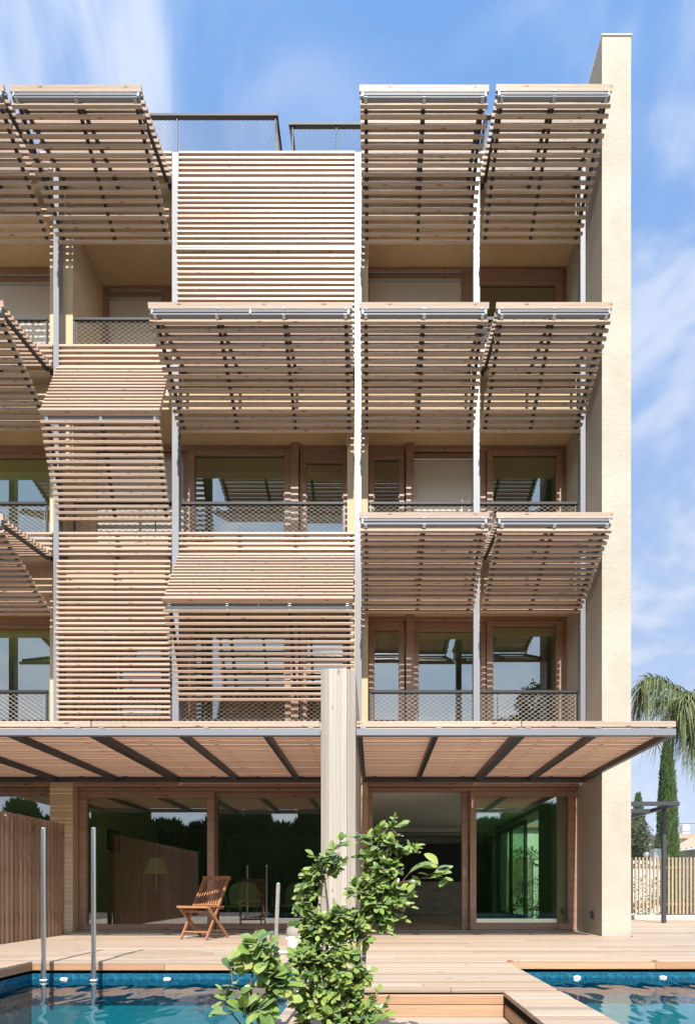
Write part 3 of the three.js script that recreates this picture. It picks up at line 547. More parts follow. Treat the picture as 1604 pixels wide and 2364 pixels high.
// ------------------------------------------------------------------ furniture on the terrace
{
  const t = thing('folding_chair', 'teak folding slat chair on the deck in front of the sliding doors', 'chair', null, [-2.395, 0, 1.02]); t.rotation.y = -0.32;
  const strut = (name, a, b, w, th, m) => { const va = new THREE.Vector3(...a), vb = new THREE.Vector3(...b), d = new THREE.Vector3().subVectors(vb, va), l = d.length(); const o = mesh(name, barY(l, w, th, 0.004, m), M.teak[m % 3], t); o.position.copy(va).add(vb).multiplyScalar(0.5); o.quaternion.setFromUnitVectors(new THREE.Vector3(0, 1, 0), d.normalize()); return o; };
  for (const s of [-1, 1]) {
    strut('back_post', [s * 0.205, 0.012, 0.26], [s * 0.205, 0.86, -0.28], 0.022, 0.042, 0);           // front foot up to the top of the back
    strut('leg', [s * 0.23, 0.43, 0.24], [s * 0.23, 0.012, -0.22], 0.022, 0.042, 2);                   // seat front down to the rear foot
    strut('seat_rail', [s * 0.182, 0.435, 0.25], [s * 0.182, 0.425, -0.16], 0.02, 0.03, 1);
  }
  for (let i = 0; i < 9; i++) mesh('seat_slat', bar(0.44, 0.014, 0.034, 0.003, i), M.teak[i % 3], t, [0, 0.458 - i * 0.0012, 0.245 - i * 0.0465]);
  mesh('seat_front_rail', bar(0.50, 0.03, 0.028, 0.004, 2), M.teak[2], t, [0, 0.452, 0.282]);
  mesh('seat_stretcher', bar(0.44, 0.03, 0.02, 0.004, 1), M.teak[0], t, [0, 0.385, 0.17]);
  for (let i = 0; i < 10; i++) { const x = -0.171 + i * 0.038; strut('back_slat', [x, 0.47, -0.035], [x, 0.842, -0.268], 0.017, 0.012, i); }
  const top = mesh('back_top_rail', bar(0.46, 0.055, 0.024, 0.005, 4), M.teak[1], t, [0, 0.862, -0.282]); top.rotation.x = 0.56;
  const low = mesh('back_bottom_rail', bar(0.39, 0.035, 0.02, 0.004, 5), M.teak[0], t, [0, 0.468, -0.03]); low.rotation.x = 0.56;
  for (const [y, z] of [[0.105, 0.2], [0.105, -0.115]]) mesh('foot_stretcher', bar(0.43, 0.02, 0.03, 0.004, 3), M.teak[2], t, [0, y, z]);
  for (const s of [-1, 1]) mesh('pivot', new THREE.CylinderGeometry(0.008, 0.008, 0.06, 10).rotateZ(Math.PI / 2), M.galv, t, [s * 0.218, 0.236, 0.02]);
}
const lathe = (pts, seg = 28) => new THREE.LatheGeometry(pts.map((p) => new THREE.Vector2(...p)), seg);
M.concrete = std('pot_concrete', [0.36, 0.33, 0.29], 0.9, { map: stuccoMap, bumpMap: stuccoBump, bumpScale: 0.003 });
M.grass = phys('grass_blades', [0.12, 0.24, 0.04], 0.9, { transmission: 0.3, thickness: 0 });
{
  const t = thing('concrete_planter', 'round grey concrete planter with grassy plant on the deck', 'planter', null, [-0.93, 0, 1.85]);
  mesh('pot', lathe([[0.001, 0.003], [0.11, 0.003], [0.165, 0.06], [0.185, 0.13], [0.175, 0.2], [0.15, 0.235], [0.135, 0.235], [0.15, 0.2], [0.001, 0.19]]), M.concrete, t);
  mesh('soil', new THREE.CircleGeometry(0.148, 24).rotateX(-Math.PI / 2), std('potting_soil', [0.03, 0.02, 0.012], 1), t, [0, 0.205, 0]);
  const s = new Soup(), r = rng(77); for (let i = 0; i < 420; i++) { const a = r() * 6.283, q = Math.sqrt(r()) * 0.15, x = Math.cos(a) * q, z = Math.sin(a) * q, h = rr(0.04, 0.11, r), l = rr(0.02, 0.09, r), b = r() * 6.283, w = 0.0035; const mx = x + Math.cos(a) * l * 0.4, mz = z + Math.sin(a) * l * 0.4; s.quad([x - w * Math.cos(b), 0.2, z - w * Math.sin(b)], [x + w * Math.cos(b), 0.2, z + w * Math.sin(b)], [mx + w * Math.cos(b), 0.2 + h, mz + w * Math.sin(b)], [mx - w * Math.cos(b), 0.2 + h, mz - w * Math.sin(b)]); s.tri([mx - w * Math.cos(b), 0.2 + h, mz - w * Math.sin(b)], [mx + w * Math.cos(b), 0.2 + h, mz + w * Math.sin(b)], [x + Math.cos(a) * l, 0.2 + h * 1.05, z + Math.sin(a) * l]); }
  tag(mesh('grass_tuft', s.geo(), M.grass, t), null, null, null, 'stuff');
  mesh('flower', new THREE.IcosahedronGeometry(0.017, 1), std('red_petal', [0.6, 0.03, 0.02], 0.7), t, [0.06, 0.265, 0.12]);
}
{
  const t = thing('white_pot', 'small white tapered flower pot in front of the concrete planter', 'pot', null, [-0.835, 0, 2.95]);
  mesh('pot_body', lathe([[0.001, 0.003], [0.072, 0.003], [0.1, 0.155], [0.108, 0.16], [0.108, 0.185], [0.096, 0.185], [0.088, 0.15], [0.001, 0.148]]), std('white_glaze', [0.75, 0.74, 0.72], 0.4), t);
  mesh('soil', new THREE.CircleGeometry(0.092, 24).rotateX(-Math.PI / 2), std('dark_soil', [0.03, 0.02, 0.012], 1), t, [0, 0.158, 0]);
  const d = thing('white_saucer', 'flat white saucer lying on the deck left of the white pot', 'saucer', null, [-0.97, 0, 2.95]);
  mesh('dish', lathe([[0.001, 0.003], [0.06, 0.003], [0.085, 0.03], [0.079, 0.03], [0.056, 0.012], [0.001, 0.012]]), std('saucer_glaze', [0.75, 0.74, 0.72], 0.4), d);
}
// ------------------------------------------------------------------ inside the ground floor
const rfloor = struct(thing('interior_floor'));
for (let i = 0, z = -0.62; z > -7.9; z -= 0.18, i++) for (const [a, b] of [[-4.9, -0.45], [-0.1, XE - 0.01]]) mesh('floorboard', bar(b - a, 0.02, 0.177, 0.002, i % 8), M.deck[(i * 3 + (a < -1 ? 1 : 0)) % 7], rfloor, [(a + b) / 2, -0.008, z]);
{
  const t = thing('kitchen_island', 'pale stone kitchen island seen through the open door', 'kitchen island', null, [1.1, 0, -6.3]);
  mesh('island_body', easedBox(-1.9, 1.6, 0.005, 0.86, -0.4, 0.38), M.stone, t); mesh('worktop', easedBox(-1.93, 1.63, 0.862, 0.9, -0.43, 0.41), M.stone, t);
  const c = thing('kitchen_cabinets', 'tall dark kitchen cabinets on the rear wall behind the island', 'cabinet', null, [1.6, 0, -7.6]);
  for (let i = 0; i < 5; i++) mesh('cabinet_door', easedBox(-1.65 + i * 0.67, -1.65 + i * 0.67 + 0.665, 0.02, 2.05, -0.3, 0.05), M.cabinet, c);
  mesh('oven', easedBox(0.1, 0.62, 1.0, 1.5, 0.051, 0.07), M.black, c);
  const b = thing('ceiling_bulkhead', 'lowered white ceiling strip above the kitchen island', 'bulkhead'); mesh('bulkhead_panel', slab(-0.09, XE - 0.01, 2.24, 2.40, -7.94, -6.4, 1), M.white, b); mesh('bulkhead_trim', easedBox(-0.09, XE - 0.01, 2.255, 2.275, -6.398, -6.38), M.cabinet, b);
}
{
  const t = thing('table_lamp', 'table lamp with pale yellow shade behind the left sliding door', 'lamp', null, [PX(361, -1.7), 0, -1.7]);
  mesh('shade', lathe([[0.235, 0], [0.115, 0.3], [0.112, 0.3], [0.232, 0]], 32), M.shadeFabric, t, [0, 0.99, 0]);
  mesh('stem', new THREE.CylinderGeometry(0.014, 0.02, 0.36, 12), M.galv, t, [0, 0.88, 0]); mesh('lamp_base', lathe([[0.001, 0.7], [0.09, 0.7], [0.09, 0.715], [0.02, 0.73]]), M.galv, t);
  const k = thing('side_table', 'dark side table under the table lamp', 'table', null, [PX(361, -1.7), 0, -1.7]);
  mesh('table_top', easedBox(-0.3, 0.3, 0.665, 0.698, -0.2, 0.2), M.cabinet, k); for (const [a, b] of [[-1, -1], [-1, 1], [1, -1], [1, 1]]) mesh('leg', easedBox(a * 0.27 - 0.02, a * 0.27 + 0.02, 0.004, 0.664, b * 0.17 - 0.02, b * 0.17 + 0.02), M.cabinet, k);
  [[-1.3, -1.75, 1.42, 1.8, 'dark framed picture on the room wall, the one nearer the door glass'], [-3.7, -4.5, 1.6, 2.05, 'dark framed picture on the room wall, the one deeper inside']].forEach(([za, zb, ya, yb, l]) => { const p = thing('framed_picture', l, 'picture', 'pictures on the room wall'); mesh('picture_frame', easedBox(-4.912, -4.88, ya, yb, zb, za), M.cabinet, p); mesh('picture_sheet', easedBox(-4.879, -4.876, ya + 0.04, yb - 0.04, zb + 0.04, za - 0.04), std('print', [0.10, 0.08, 0.06], 0.8), p); });
}
[[-2.42, -1.35, 0.2, 'wicker armchair behind the glass, just right of the teak chair'], [-1.6, -1.9, -0.35, 'wicker armchair deeper behind the glass, left of the fin wall']].forEach(([x, z, a, l]) => {
  const t = thing('wicker_armchair', l, 'armchair', 'wicker armchairs inside', [x, 0, z]); t.rotation.y = a; const mw = std('wicker', [0.45, 0.40, 0.30], 0.85, { bumpMap: stuccoBump, bumpScale: 0.004 });
  const sh = new THREE.Shape(); sh.moveTo(-0.24, 0); sh.lineTo(0.24, 0); sh.lineTo(0.27, 0.25); sh.quadraticCurveTo(0.26, 0.44, 0, 0.45); sh.quadraticCurveTo(-0.26, 0.44, -0.27, 0.25); const bk = mesh('backrest', new THREE.ExtrudeGeometry(sh, { depth: 0.03, bevelSize: 0.01, bevelThickness: 0.01, bevelSegments: 2, curveSegments: 10 }), mw, t, [0, 0.38, -0.22]); bk.rotation.x = -0.2;
  mesh('seat', easedBox(-0.26, 0.26, 0.36, 0.4, -0.24, 0.27, 0.015), mw, t);
  for (const s of [-1, 1]) { mesh('arm', tube([[s * 0.28, 0.36, 0.25], [s * 0.31, 0.58, 0.2], [s * 0.31, 0.6, -0.05], [s * 0.26, 0.62, -0.26]], 0.016, 16, 6), mw, t); for (const q of [-1, 1]) mesh('leg', taperTube([[s * 0.24, 0.36, q * 0.22], [s * 0.27, 0.004, q * 0.25]], [0.017, 0.013]), mw, t); }
});

// ------------------------------------------------------------------ shrubs in the foreground
M.leaf = [[0.23, 0.335, 0.045], [0.14, 0.24, 0.04], [0.07, 0.15, 0.03], [0.34, 0.40, 0.065]].map((c, i) => phys('ficus_leaf_' + i, c, 0.85, { transmission: 0.38, thickness: 0, clearcoat: 1, clearcoatRoughness: 0.2 }));
M.leafMass = phys('ficus_foliage', [1, 1, 1], 0.85, { transmission: 0.38, thickness: 0, clearcoat: 1, clearcoatRoughness: 0.2, vertexColors: true });
M.twig = std('green_brown_twig', [0.16, 0.12, 0.06], 0.85);
M.barkDark = std('stem_bark', [0.11, 0.08, 0.055], 0.95);
function leafGeo(curl, fold, wide) {                          // unit leaf along +y, face +z
  const s = new Soup(), st = [[0, 0.02], [0.18, 0.62], [0.42, 1], [0.68, 0.92], [0.88, 0.56], [1, 0.0]];
  const P = (i, e) => { const [t, w] = st[i]; return [e * w * wide / 2, t, -curl * t * t + Math.abs(e) * w * fold]; };
  for (let i = 0; i + 1 < st.length; i++) for (const e of [-1, 1]) { const a = P(i, 0), b = P(i, e), c = P(i + 1, e), d = P(i + 1, 0); if (e > 0) s.quad(a, b, c, d); else s.quad(d, c, b, a); }
  return s.geo();
}
const LEAVES = [leafGeo(0.18, 0.06, 0.54), leafGeo(0.35, 0.1, 0.6), leafGeo(0.05, 0.12, 0.5), leafGeo(0.28, 0.03, 0.64)];
const UPV = new THREE.Vector3(0, 1, 0);
function shrub(name, label, zc, stems, twigs, sprays, size, seed, keep) {
  const r = rng(seed), t = thing(name, label, 'shrub', 'young shrubs by the steps'), list = [];
  const W = (cx, cy, dz = 0) => { const z = zc + dz; return new THREE.Vector3(PX(480 + cx / 2.628, zc), PY(1860 + cy / 2.628, zc), z); };
  const origin = W(stems[0][0][0][0], stems[0][0][0][1]); 
  t.position.set(origin.x, -0.62, zc);
  const base = t.position.clone();
  for (const [pts, ra, rb] of stems) {
    const V = pts.map((p) => W(p[0], p[1], p[2] || 0).sub(base)); V[0].y = Math.min(V[0].y, V[0].y); 
    mesh('stem', taperTube(V.map((v) => v.toArray()), V.map((_, i) => ra + (rb - ra) * i / (V.length - 1)), 7), M.barkDark, t);
  }
  const twigSoup = [];
  const addTwig = (pts, n, sz, tip) => {
    const c = new THREE.CatmullRomCurve3(pts); twigSoup.push(taperTube(c.getPoints(6).map((p) => p.toArray()), [0.0028, 0.0026, 0.0023, 0.002, 0.0017, 0.0014, 0.001], 5));
    for (let i = 0; i < n; i++) {
      const f = tip + (1 - tip) * (i + 0.5) / n, p = c.getPoint(f), d = c.getTangent(f), out = new THREE.Vector3(r() - 0.5, r() * 0.5 - 0.15, r() - 0.4).normalize();
      const dir = d.clone().multiplyScalar(f > 0.93 ? 1.2 : 0.55).addScaledVector(out, 0.9).normalize();
      const face = new THREE.Vector3(-0.15 + (r() - 0.5) * 1.0, 0.75 + (r() - 0.3) * 0.6, 0.6 + (r() - 0.5) * 0.9).normalize();
      const x = new THREE.Vector3().crossVectors(dir, face).normalize(), z = new THREE.Vector3().crossVectors(x, dir).normalize();
      const s = sz * (0.6 + 0.55 * r()) * (f > 0.9 ? 0.8 : 1), m = new THREE.Matrix4().makeBasis(x, dir, z); m.scale(new THREE.Vector3(s, s, s)); m.setPosition(p);
      const q = r(), tone = f > 0.7 ? (q < 0.5 ? 3 : 0) : q < 0.42 ? 0 : q < 0.8 ? 1 : 2;
      list.push({ m, s, v: Math.floor(r() * 4), tone });
    }
  };
  for (const [pts, n, sz] of twigs) addTwig(pts.map((p) => W(p[0], p[1], (p[2] ?? 0) + rr(-0.03, 0.03, r)).sub(base)), n, sz || size, 0.15);
  for (const [cx, cy, rad, n, sz] of sprays) {
    const c = W(cx, cy, rr(-0.04, 0.04, r)).sub(base), rm = rad / 2.628 * (CAM_Z - zc) / FOCAL;
    for (let i = 0; i < n * 1.2; i++) {
      const d = new THREE.Vector3(r() - 0.5, r() - 0.42, r() - 0.5).normalize(), l = rm * (0.65 + 0.45 * r()), a = c.clone().addScaledVector(d, rm * 0.15).add(new THREE.Vector3(0, -rm * 0.25, 0)), e = c.clone().addScaledVector(d, l), mid = a.clone().lerp(e, 0.5).add(new THREE.Vector3((r() - 0.5) * 0.02, 0.012, (r() - 0.5) * 0.02));
      addTwig([a, mid, e], 6 + Math.floor(r() * 4), sz || size, 0.25);
    }
  }
  mesh('twigs', mergeGeometries(twigSoup), M.twig, t);
  list.sort((a, b) => b.s - a.s);
  const rest = [];
  list.forEach((L, i) => {
    if (i < keep) { const o = mesh('leaf', LEAVES[L.v], M.leaf[L.tone], t); L.m.decompose(o.position, o.quaternion, o.scale); } else {
      const g = LEAVES[L.v].clone().applyMatrix4(L.m), c = M.leaf[L.tone].color, n = g.attributes.position.count, col = new Float32Array(n * 3); for (let k = 0; k < n; k++) col.set([c.r, c.g, c.b], k * 3);
      g.setAttribute('color', new THREE.BufferAttribute(col, 3)); rest.push(g);
    }
  });
  if (rest.length) tag(mesh('foliage', mergeGeometries(rest), M.leafMass, t), null, null, null, 'stuff');
  return t;
}
const ZS = 6.25;
shrub('ficus_shrub', 'staked leafy shrub in front of the fin wall, left of the taller one', ZS,
  [[[[745, 2150], [742, 1500], [735, 1100], [722, 850], [728, 620], [712, 470], [695, 380]], 0.011, 0.003], [[[742, 1300], [700, 1050], [640, 850], [600, 700]], 0.006, 0.002], [[[735, 1200], [800, 900], [800, 700], [760, 560]], 0.006, 0.002]],
  [[[[700, 420], [670, 350], [640, 295]], 9], [[[712, 400], [740, 300], [800, 250], [885, 232]], 14], [[[790, 260], [800, 220], [805, 200]], 6], [[[720, 500], [640, 420], [575, 405]], 10], [[[725, 560], [620, 540], [550, 580]], 11], [[[640, 470], [590, 480], [560, 500]], 7], [[[715, 450], [780, 370], [830, 340]], 9], [[[620, 700], [570, 650], [545, 655]], 8], [[[600, 540], [560, 600], [548, 612]], 5], [[[700, 430], [690, 350], [720, 300]], 8]],
  [[690, 390, 85, 7], [620, 480, 75, 6], [780, 370, 55, 5], [610, 690, 80, 8], [720, 740, 110, 13], [640, 820, 100, 12], [790, 680, 80, 9], [600, 950, 100, 11], [700, 960, 120, 15], [540, 1010, 70, 6], [760, 1080, 110, 13], [640, 1080, 110, 12], [560, 1170, 75, 6], [700, 1200, 120, 13], [620, 1280, 95, 9], [790, 1280, 110, 12], [850, 980, 70, 6], [790, 850, 85, 9]], 0.052, 4101, 250);
shrub('ficus_shrub', 'taller staked leafy shrub overlapping the open doorway, reaching right', ZS - 0.05,
  [[[[890, 2150], [900, 1500], [905, 1150], [905, 900], [935, 700], [970, 500], [1000, 330], [1040, 190], [1100, 130]], 0.015, 0.003], [[[915, 1500], [925, 1100], [920, 900], [900, 760], [905, 600]], 0.010, 0.003], [[[890, 1500], [885, 1000], [880, 880], [850, 760]], 0.007, 0.002], [[[955, 600], [1060, 540], [1180, 462], [1305, 440]], 0.004, 0.002]],
  [[[[1080, 150], [1110, 120], [1135, 75]], 9], [[[1090, 150], [1140, 130], [1180, 115]], 8], [[[1040, 200], [1035, 160], [1040, 130]], 7], [[[1010, 300], [980, 200], [925, 195], [890, 195]], 9], [[[1020, 260], [1090, 190], [1150, 185]], 8], [[[1000, 340], [1130, 270], [1270, 250]], 15], [[[1120, 330], [1200, 280], [1275, 290]], 10], [[[990, 420], [1100, 370], [1180, 400]], 11], [[[1180, 462], [1230, 400], [1320, 350]], 2, 0.12], [[[1290, 442], [1380, 400], [1400, 345]], 4, 0.088], [[[1300, 440], [1390, 440], [1465, 462]], 4, 0.085], [[[1400, 410], [1430, 400], [1450, 390]], 3, 0.05], [[[1060, 540], [1170, 560], [1250, 545]], 11], [[[1060, 600], [1150, 600], [1240, 620]], 11, 0.055], [[[1000, 640], [1100, 670], [1195, 695]], 12], [[[960, 680], [1030, 720], [1115, 790]], 12, 0.055], [[[935, 760], [960, 800], [985, 830]], 6], [[[1180, 462], [1240, 470], [1300, 488]], 3, 0.06], [[[900, 1330], [990, 1230], [1040, 1120]], 10], [[[920, 1325], [1020, 1240], [1095, 1180]], 10], [[[950, 1320], [1040, 1290], [1085, 1265]], 8]],
  [[1010, 250, 70, 6], [1130, 260, 80, 8], [970, 350, 60, 5], [1080, 390, 85, 9], [1000, 450, 75, 7], [1130, 560, 85, 9], [1030, 560, 90, 10], [920, 520, 70, 7], [960, 640, 80, 9], [900, 690, 75, 8], [1050, 690, 75, 7], [920, 780, 70, 6], [930, 1030, 45, 3], [870, 1130, 90, 8], [930, 1200, 90, 8], [850, 1290, 95, 9], [960, 1290, 80, 6], [870, 900, 40, 2], [840, 760, 75, 7]], 0.054, 4202, 250);
shrub('ficus_shrub', 'small low shrub with large glossy leaves in front of the left pool', ZS + 0.15,
  [[[[262, 1900], [265, 1325], [262, 1080], [285, 920], [285, 850]], 0.007, 0.0025], [[[262, 1250], [200, 1120], [150, 1060], [145, 1000]], 0.004, 0.002], [[[265, 1300], [340, 1150], [420, 1060]], 0.004, 0.002], [[[262, 1400], [160, 1280], [110, 1180]], 0.004, 0.002]],
  [[[[285, 900], [260, 850], [225, 825]], 5], [[[285, 880], [300, 840], [320, 820]], 6], [[[290, 920], [350, 870], [395, 840]], 5], [[[270, 1000], [250, 960], [240, 940]], 4], [[[150, 1060], [145, 1000], [150, 955]], 5], [[[170, 1090], [190, 1040], [200, 1020]], 4], [[[130, 1200], [105, 1150], [80, 1120]], 5], [[[150, 1270], [110, 1250], [80, 1235]], 4], [[[200, 1180], [205, 1130], [210, 1110]], 4], [[[380, 1100], [430, 1020], [470, 1000]], 6], [[[380, 1110], [450, 1090], [520, 1090]], 7], [[[340, 1150], [420, 1140], [500, 1160]], 7], [[[300, 1000], [370, 960], [440, 940]], 6], [[[290, 1080], [330, 1000], [370, 900]], 5]],
  [[285, 860, 50, 2], [350, 980, 75, 2], [410, 1060, 80, 3], [330, 1200, 90, 3], [230, 1270, 70, 2], [440, 1120, 70, 2]], 0.084, 4303, 170);
// stakes and ties
const stake = (u0, v0, u1, v1, z, rad, label, mat, node) => {
  const a = new THREE.Vector3(PX(u0, z), PY(v0, z), z), b = new THREE.Vector3(PX(u1, z), PY(v1, z), z), d = b.clone().sub(a).normalize(); b.addScaledVector(d, (b.y + 0.62) / -d.y);
  const t = thing('garden_stake', label, 'stake', 'stakes of the shrubs'); 
  mesh('cane', taperTube([a.toArray(), a.clone().lerp(b, 0.5).toArray(), b.toArray()], [rad, rad * 1.02, rad * 1.05], 8), mat, t); mesh('cane_end', new THREE.SphereGeometry(rad, 8, 6), mat, t, a.toArray());
  if (node) for (const f of node) { const p = a.clone().lerp(b, f); mesh('node', new THREE.TorusGeometry(rad * 1.05, rad * 0.28, 6, 14).rotateX(Math.PI / 2), mat, t, p.toArray()); }
  return t;
};
stake(642.5, 2042, 630, 2364, ZS + 0.05, 0.0092, 'thick grey weathered stake standing before the left pool', M.stakeGrey, [0.195, 0.6]);
stake(743, 2027, 731, 2150, ZS - 0.06, 0.009, 'slender tan cane among the leaves left of the fin wall edge', M.stake, [0.2, 0.5]);
stake(849, 2021, 836, 2300, ZS - 0.1, 0.0105, 'tan cane inside the taller shrub beside the open doorway', M.stake, [0.2, 0.45]);
{ const z = ZS - 0.02, t = thing('plant_tie', 'thin pale wire tie round the stems of the left staked shrub', 'plant tie'); mesh('tie_loop', tube([[PX(745, z), PY(2080, z), z], [PX(757, z), PY(2073, z), z + 0.01], [PX(770, z), PY(2075, z), z], [PX(783, z), PY(2092, z), z - 0.01]], 0.0016, 20, 5), M.wire, t);
  const b = thing('plant_tie', 'thin wire tie on the bare trunk of the taller shrub', 'plant tie'); mesh('tie_loop', tube([[PX(812, z), PY(2216, z), z + 0.02], [PX(826, z), PY(2212, z), z + 0.03], [PX(842, z), PY(2206, z), z]], 0.0016, 16, 5), M.wire, b); }

// ------------------------------------------------------------------ trees and houses beyond
M.cypress = phys('cypress_foliage', [1, 1, 1], 0.95, { transmission: 0.12, thickness: 0, vertexColors: true });
M.bark = std('tree_bark', [0.14, 0.10, 0.07], 0.95);
function colorize(g, c) { const n = g.attributes.position.count, col = new Float32Array(n * 3); for (let k = 0; k < n; k++) col.set(c, k * 3); g.setAttribute('color', new THREE.BufferAttribute(col, 3)); return g; }
function soupColored() { const s = new Soup(); s.c = []; s.add = (fn, c) => { const a = s.p.length; fn(); for (let i = a; i < s.p.length; i += 3) s.c.push(...c); }; s.done = () => { const g = s.geo(); g.setAttribute('color', new THREE.Float32BufferAttribute(s.c, 3)); return g; }; return s; }
function cypressTree(name, label, group, x, z, y0, h, rad, n, seed, tint = [1, 1, 1], tuft = 1, plump = 0.55) {
  const r = rng(seed), t = thing(name, label, 'tree', group, [x, y0, z]), s = soupColored();
  mesh('trunk', taperTube([[0, 0, 0], [0.02, h * 0.4, 0.01], [0, h * 0.9, 0]], [rad * 0.22, rad * 0.14, 0.02], 8), M.bark, t);
  const prof = (f) => rad * Math.min(1, 0.75 + f * 1.6) * Math.pow(Math.max(0, 1 - f), plump) * 1.08;
  for (let i = 0; i < n; i++) {
    const f = Math.pow(r(), 1.15), a = r() * 6.283, lump = 0.82 + 0.3 * fbm(a * 1.6 + 9, f * 9, 3, 0, 0, seed), q = prof(f) * lump * (0.72 + 0.3 * Math.sqrt(r())), y = h * (0.05 + 0.95 * f);
    const l = rr(0.1, 0.26, r) * tuft, w = l * rr(0.2, 0.34, r), cx = Math.cos(a), sz = Math.sin(a), px = cx * q, pz = sz * q, tipx = px + cx * l * 0.35 + (r() - 0.5) * l * 0.4, tipz = pz + sz * l * 0.35 + (r() - 0.5) * l * 0.4, b = r() * 3.1416;
    const g = 0.7 + 0.6 * r(), c = [0.075 * g * tint[0], 0.125 * g * tint[1], 0.032 * g * tint[2]];
    s.add(() => { for (const o of [0, 1.5708]) { const ux = Math.cos(b + o) * w / 2, uz = Math.sin(b + o) * w / 2; s.tri([px, y - l * 0.3, pz], [px + ux + (tipx - px) * 0.4, y + l * 0.2, pz + uz + (tipz - pz) * 0.4], [tipx, y + l * 0.75, tipz]); s.tri([px, y - l * 0.3, pz], [tipx, y + l * 0.75, tipz], [px - ux + (tipx - px) * 0.4, y + l * 0.2, pz - uz + (tipz - pz) * 0.4]); } }, c);
  }
  const core = new THREE.LatheGeometry(Array.from({ length: 14 }, (_, i) => { const f = i / 13; return new THREE.Vector2(Math.max(0.002, prof(f) * 0.74), h * (0.05 + 0.93 * f)); }), 12).toNonIndexed();
  mesh('crown', mergeGeometries([s.done(), colorize(core, [0.06 * tint[0], 0.10 * tint[1], 0.026 * tint[2]])]), M.cypress, t);
  return t;
}
function leafyTree(name, label, group, x, z, y0, trunkH, blobs, n, leaf, col, seed) {
  const r = rng(seed), t = thing(name, label, 'tree', group, [x, y0, z]), s = soupColored();
  mesh('trunk', taperTube([[0, 0, 0], [0.05, trunkH * 0.5, 0.03], [0, trunkH, 0]], [trunkH * 0.06, trunkH * 0.045, trunkH * 0.03], 8), M.bark, t);
  for (const [bx_, by, bz] of blobs) mesh('limb', taperTube([[0, trunkH * 0.85, 0], [bx_ * 0.5, (trunkH + by) / 2, bz * 0.5], [bx_, by, bz]], [trunkH * 0.03, trunkH * 0.02, trunkH * 0.008], 6), M.bark, t);
  const vol = blobs.reduce((a, b) => a + b[3] ** 2, 0);
  for (const [bx_, by, bz, br] of blobs) for (let i = 0, m = n * br * br / vol; i < m; i++) {
    const d = new THREE.Vector3(r() - 0.5, r() - 0.5, r() - 0.5).normalize(), q = br * (0.55 + 0.5 * Math.sqrt(r())) * (0.8 + 0.35 * fbm(d.x * 3 + 5, d.y * 3 + d.z * 2, 2, 0, 0, seed)), p = d.clone().multiplyScalar(q); p.y *= 0.85;
    const a = r() * 6.283, e = (r() - 0.5) * 2.2, l = leaf * rr(0.6, 1.3, r), dir = new THREE.Vector3(Math.cos(a) * Math.cos(e), Math.sin(e), Math.sin(a) * Math.cos(e)), sd = new THREE.Vector3().crossVectors(dir, new THREE.Vector3(r() - 0.5, r() - 0.5, r() - 0.5)).normalize().multiplyScalar(l * 0.22);
    const A = p.clone().add(new THREE.Vector3(bx_, by, bz)), B = A.clone().addScaledVector(dir, l), Mm = A.clone().lerp(B, 0.45), g = 0.75 + 0.5 * r();
    s.add(() => s.quad(A.toArray(), Mm.clone().add(sd).toArray(), B.toArray(), Mm.clone().sub(sd).toArray()), [col[0] * g, col[1] * g, col[2] * g]);
  }
  mesh('crown', s.done(), M.cypress, t);
  return t;
}
leafyTree('boundary_hedge', 'low green hedge showing through the gaps of the pale garden fence', null, 6.4, -4.9, GROUND, 0.5, [-2.75, -2.2, -1.5, -0.8, -0.1, 0.6, 1.3, 2.0, 2.7].flatMap((x) => [[x, 0.75, 0, 0.5], [x + 0.3, 1.35, 0.05, 0.48]]), 9000, 0.07, [0.09, 0.13, 0.045], 615).userData.category = 'hedge';
const zc = -15.2;
cypressTree('cypress_tree', 'tall dark green cypress behind the steel frame', null, PX(1539, zc), zc, GROUND, PY(1713, zc) - GROUND, 0.50, 5200, 601, [1, 1, 1], 0.9, 0.42);
cypressTree('cypress_tree', 'small cypress tip peeking above the steel frame beside the end wall', null, PX(1472, -18), -18, GROUND, PY(1834, -18) - GROUND, 0.62, 2600, 602, [0.85, 0.9, 0.9], 1.0, 0.6);
leafyTree('olive_tree', 'grey-green olive tree between the end wall and the tall cypress', null, 8.35, -9.6, GROUND, 1.7, [[0, 2.7, 0, 0.9], [0.75, 2.5, 0.2, 0.62], [-0.7, 2.5, 0, 0.7], [0.3, 3.35, 0, 0.6], [0.9, 3.0, -0.3, 0.45], [-0.3, 3.2, 0.3, 0.6], [0.3, 2.2, 0.5, 0.6]], 11000, 0.085, [0.16, 0.175, 0.10], 611);
leafyTree('olive_tree', 'small round olive tree right of the tall cypress by the far house', null, PX(1574, -20), -20, GROUND, 1.8, [[0, 3.4, 0, 0.85], [0.5, 3.0, 0, 0.6], [-0.4, 2.9, 0, 0.6]], 4200, 0.11, [0.13, 0.145, 0.08], 612);
M.roof = std('terracotta_roof', [0.50, 0.36, 0.28], 0.9, { map: stuccoMap });
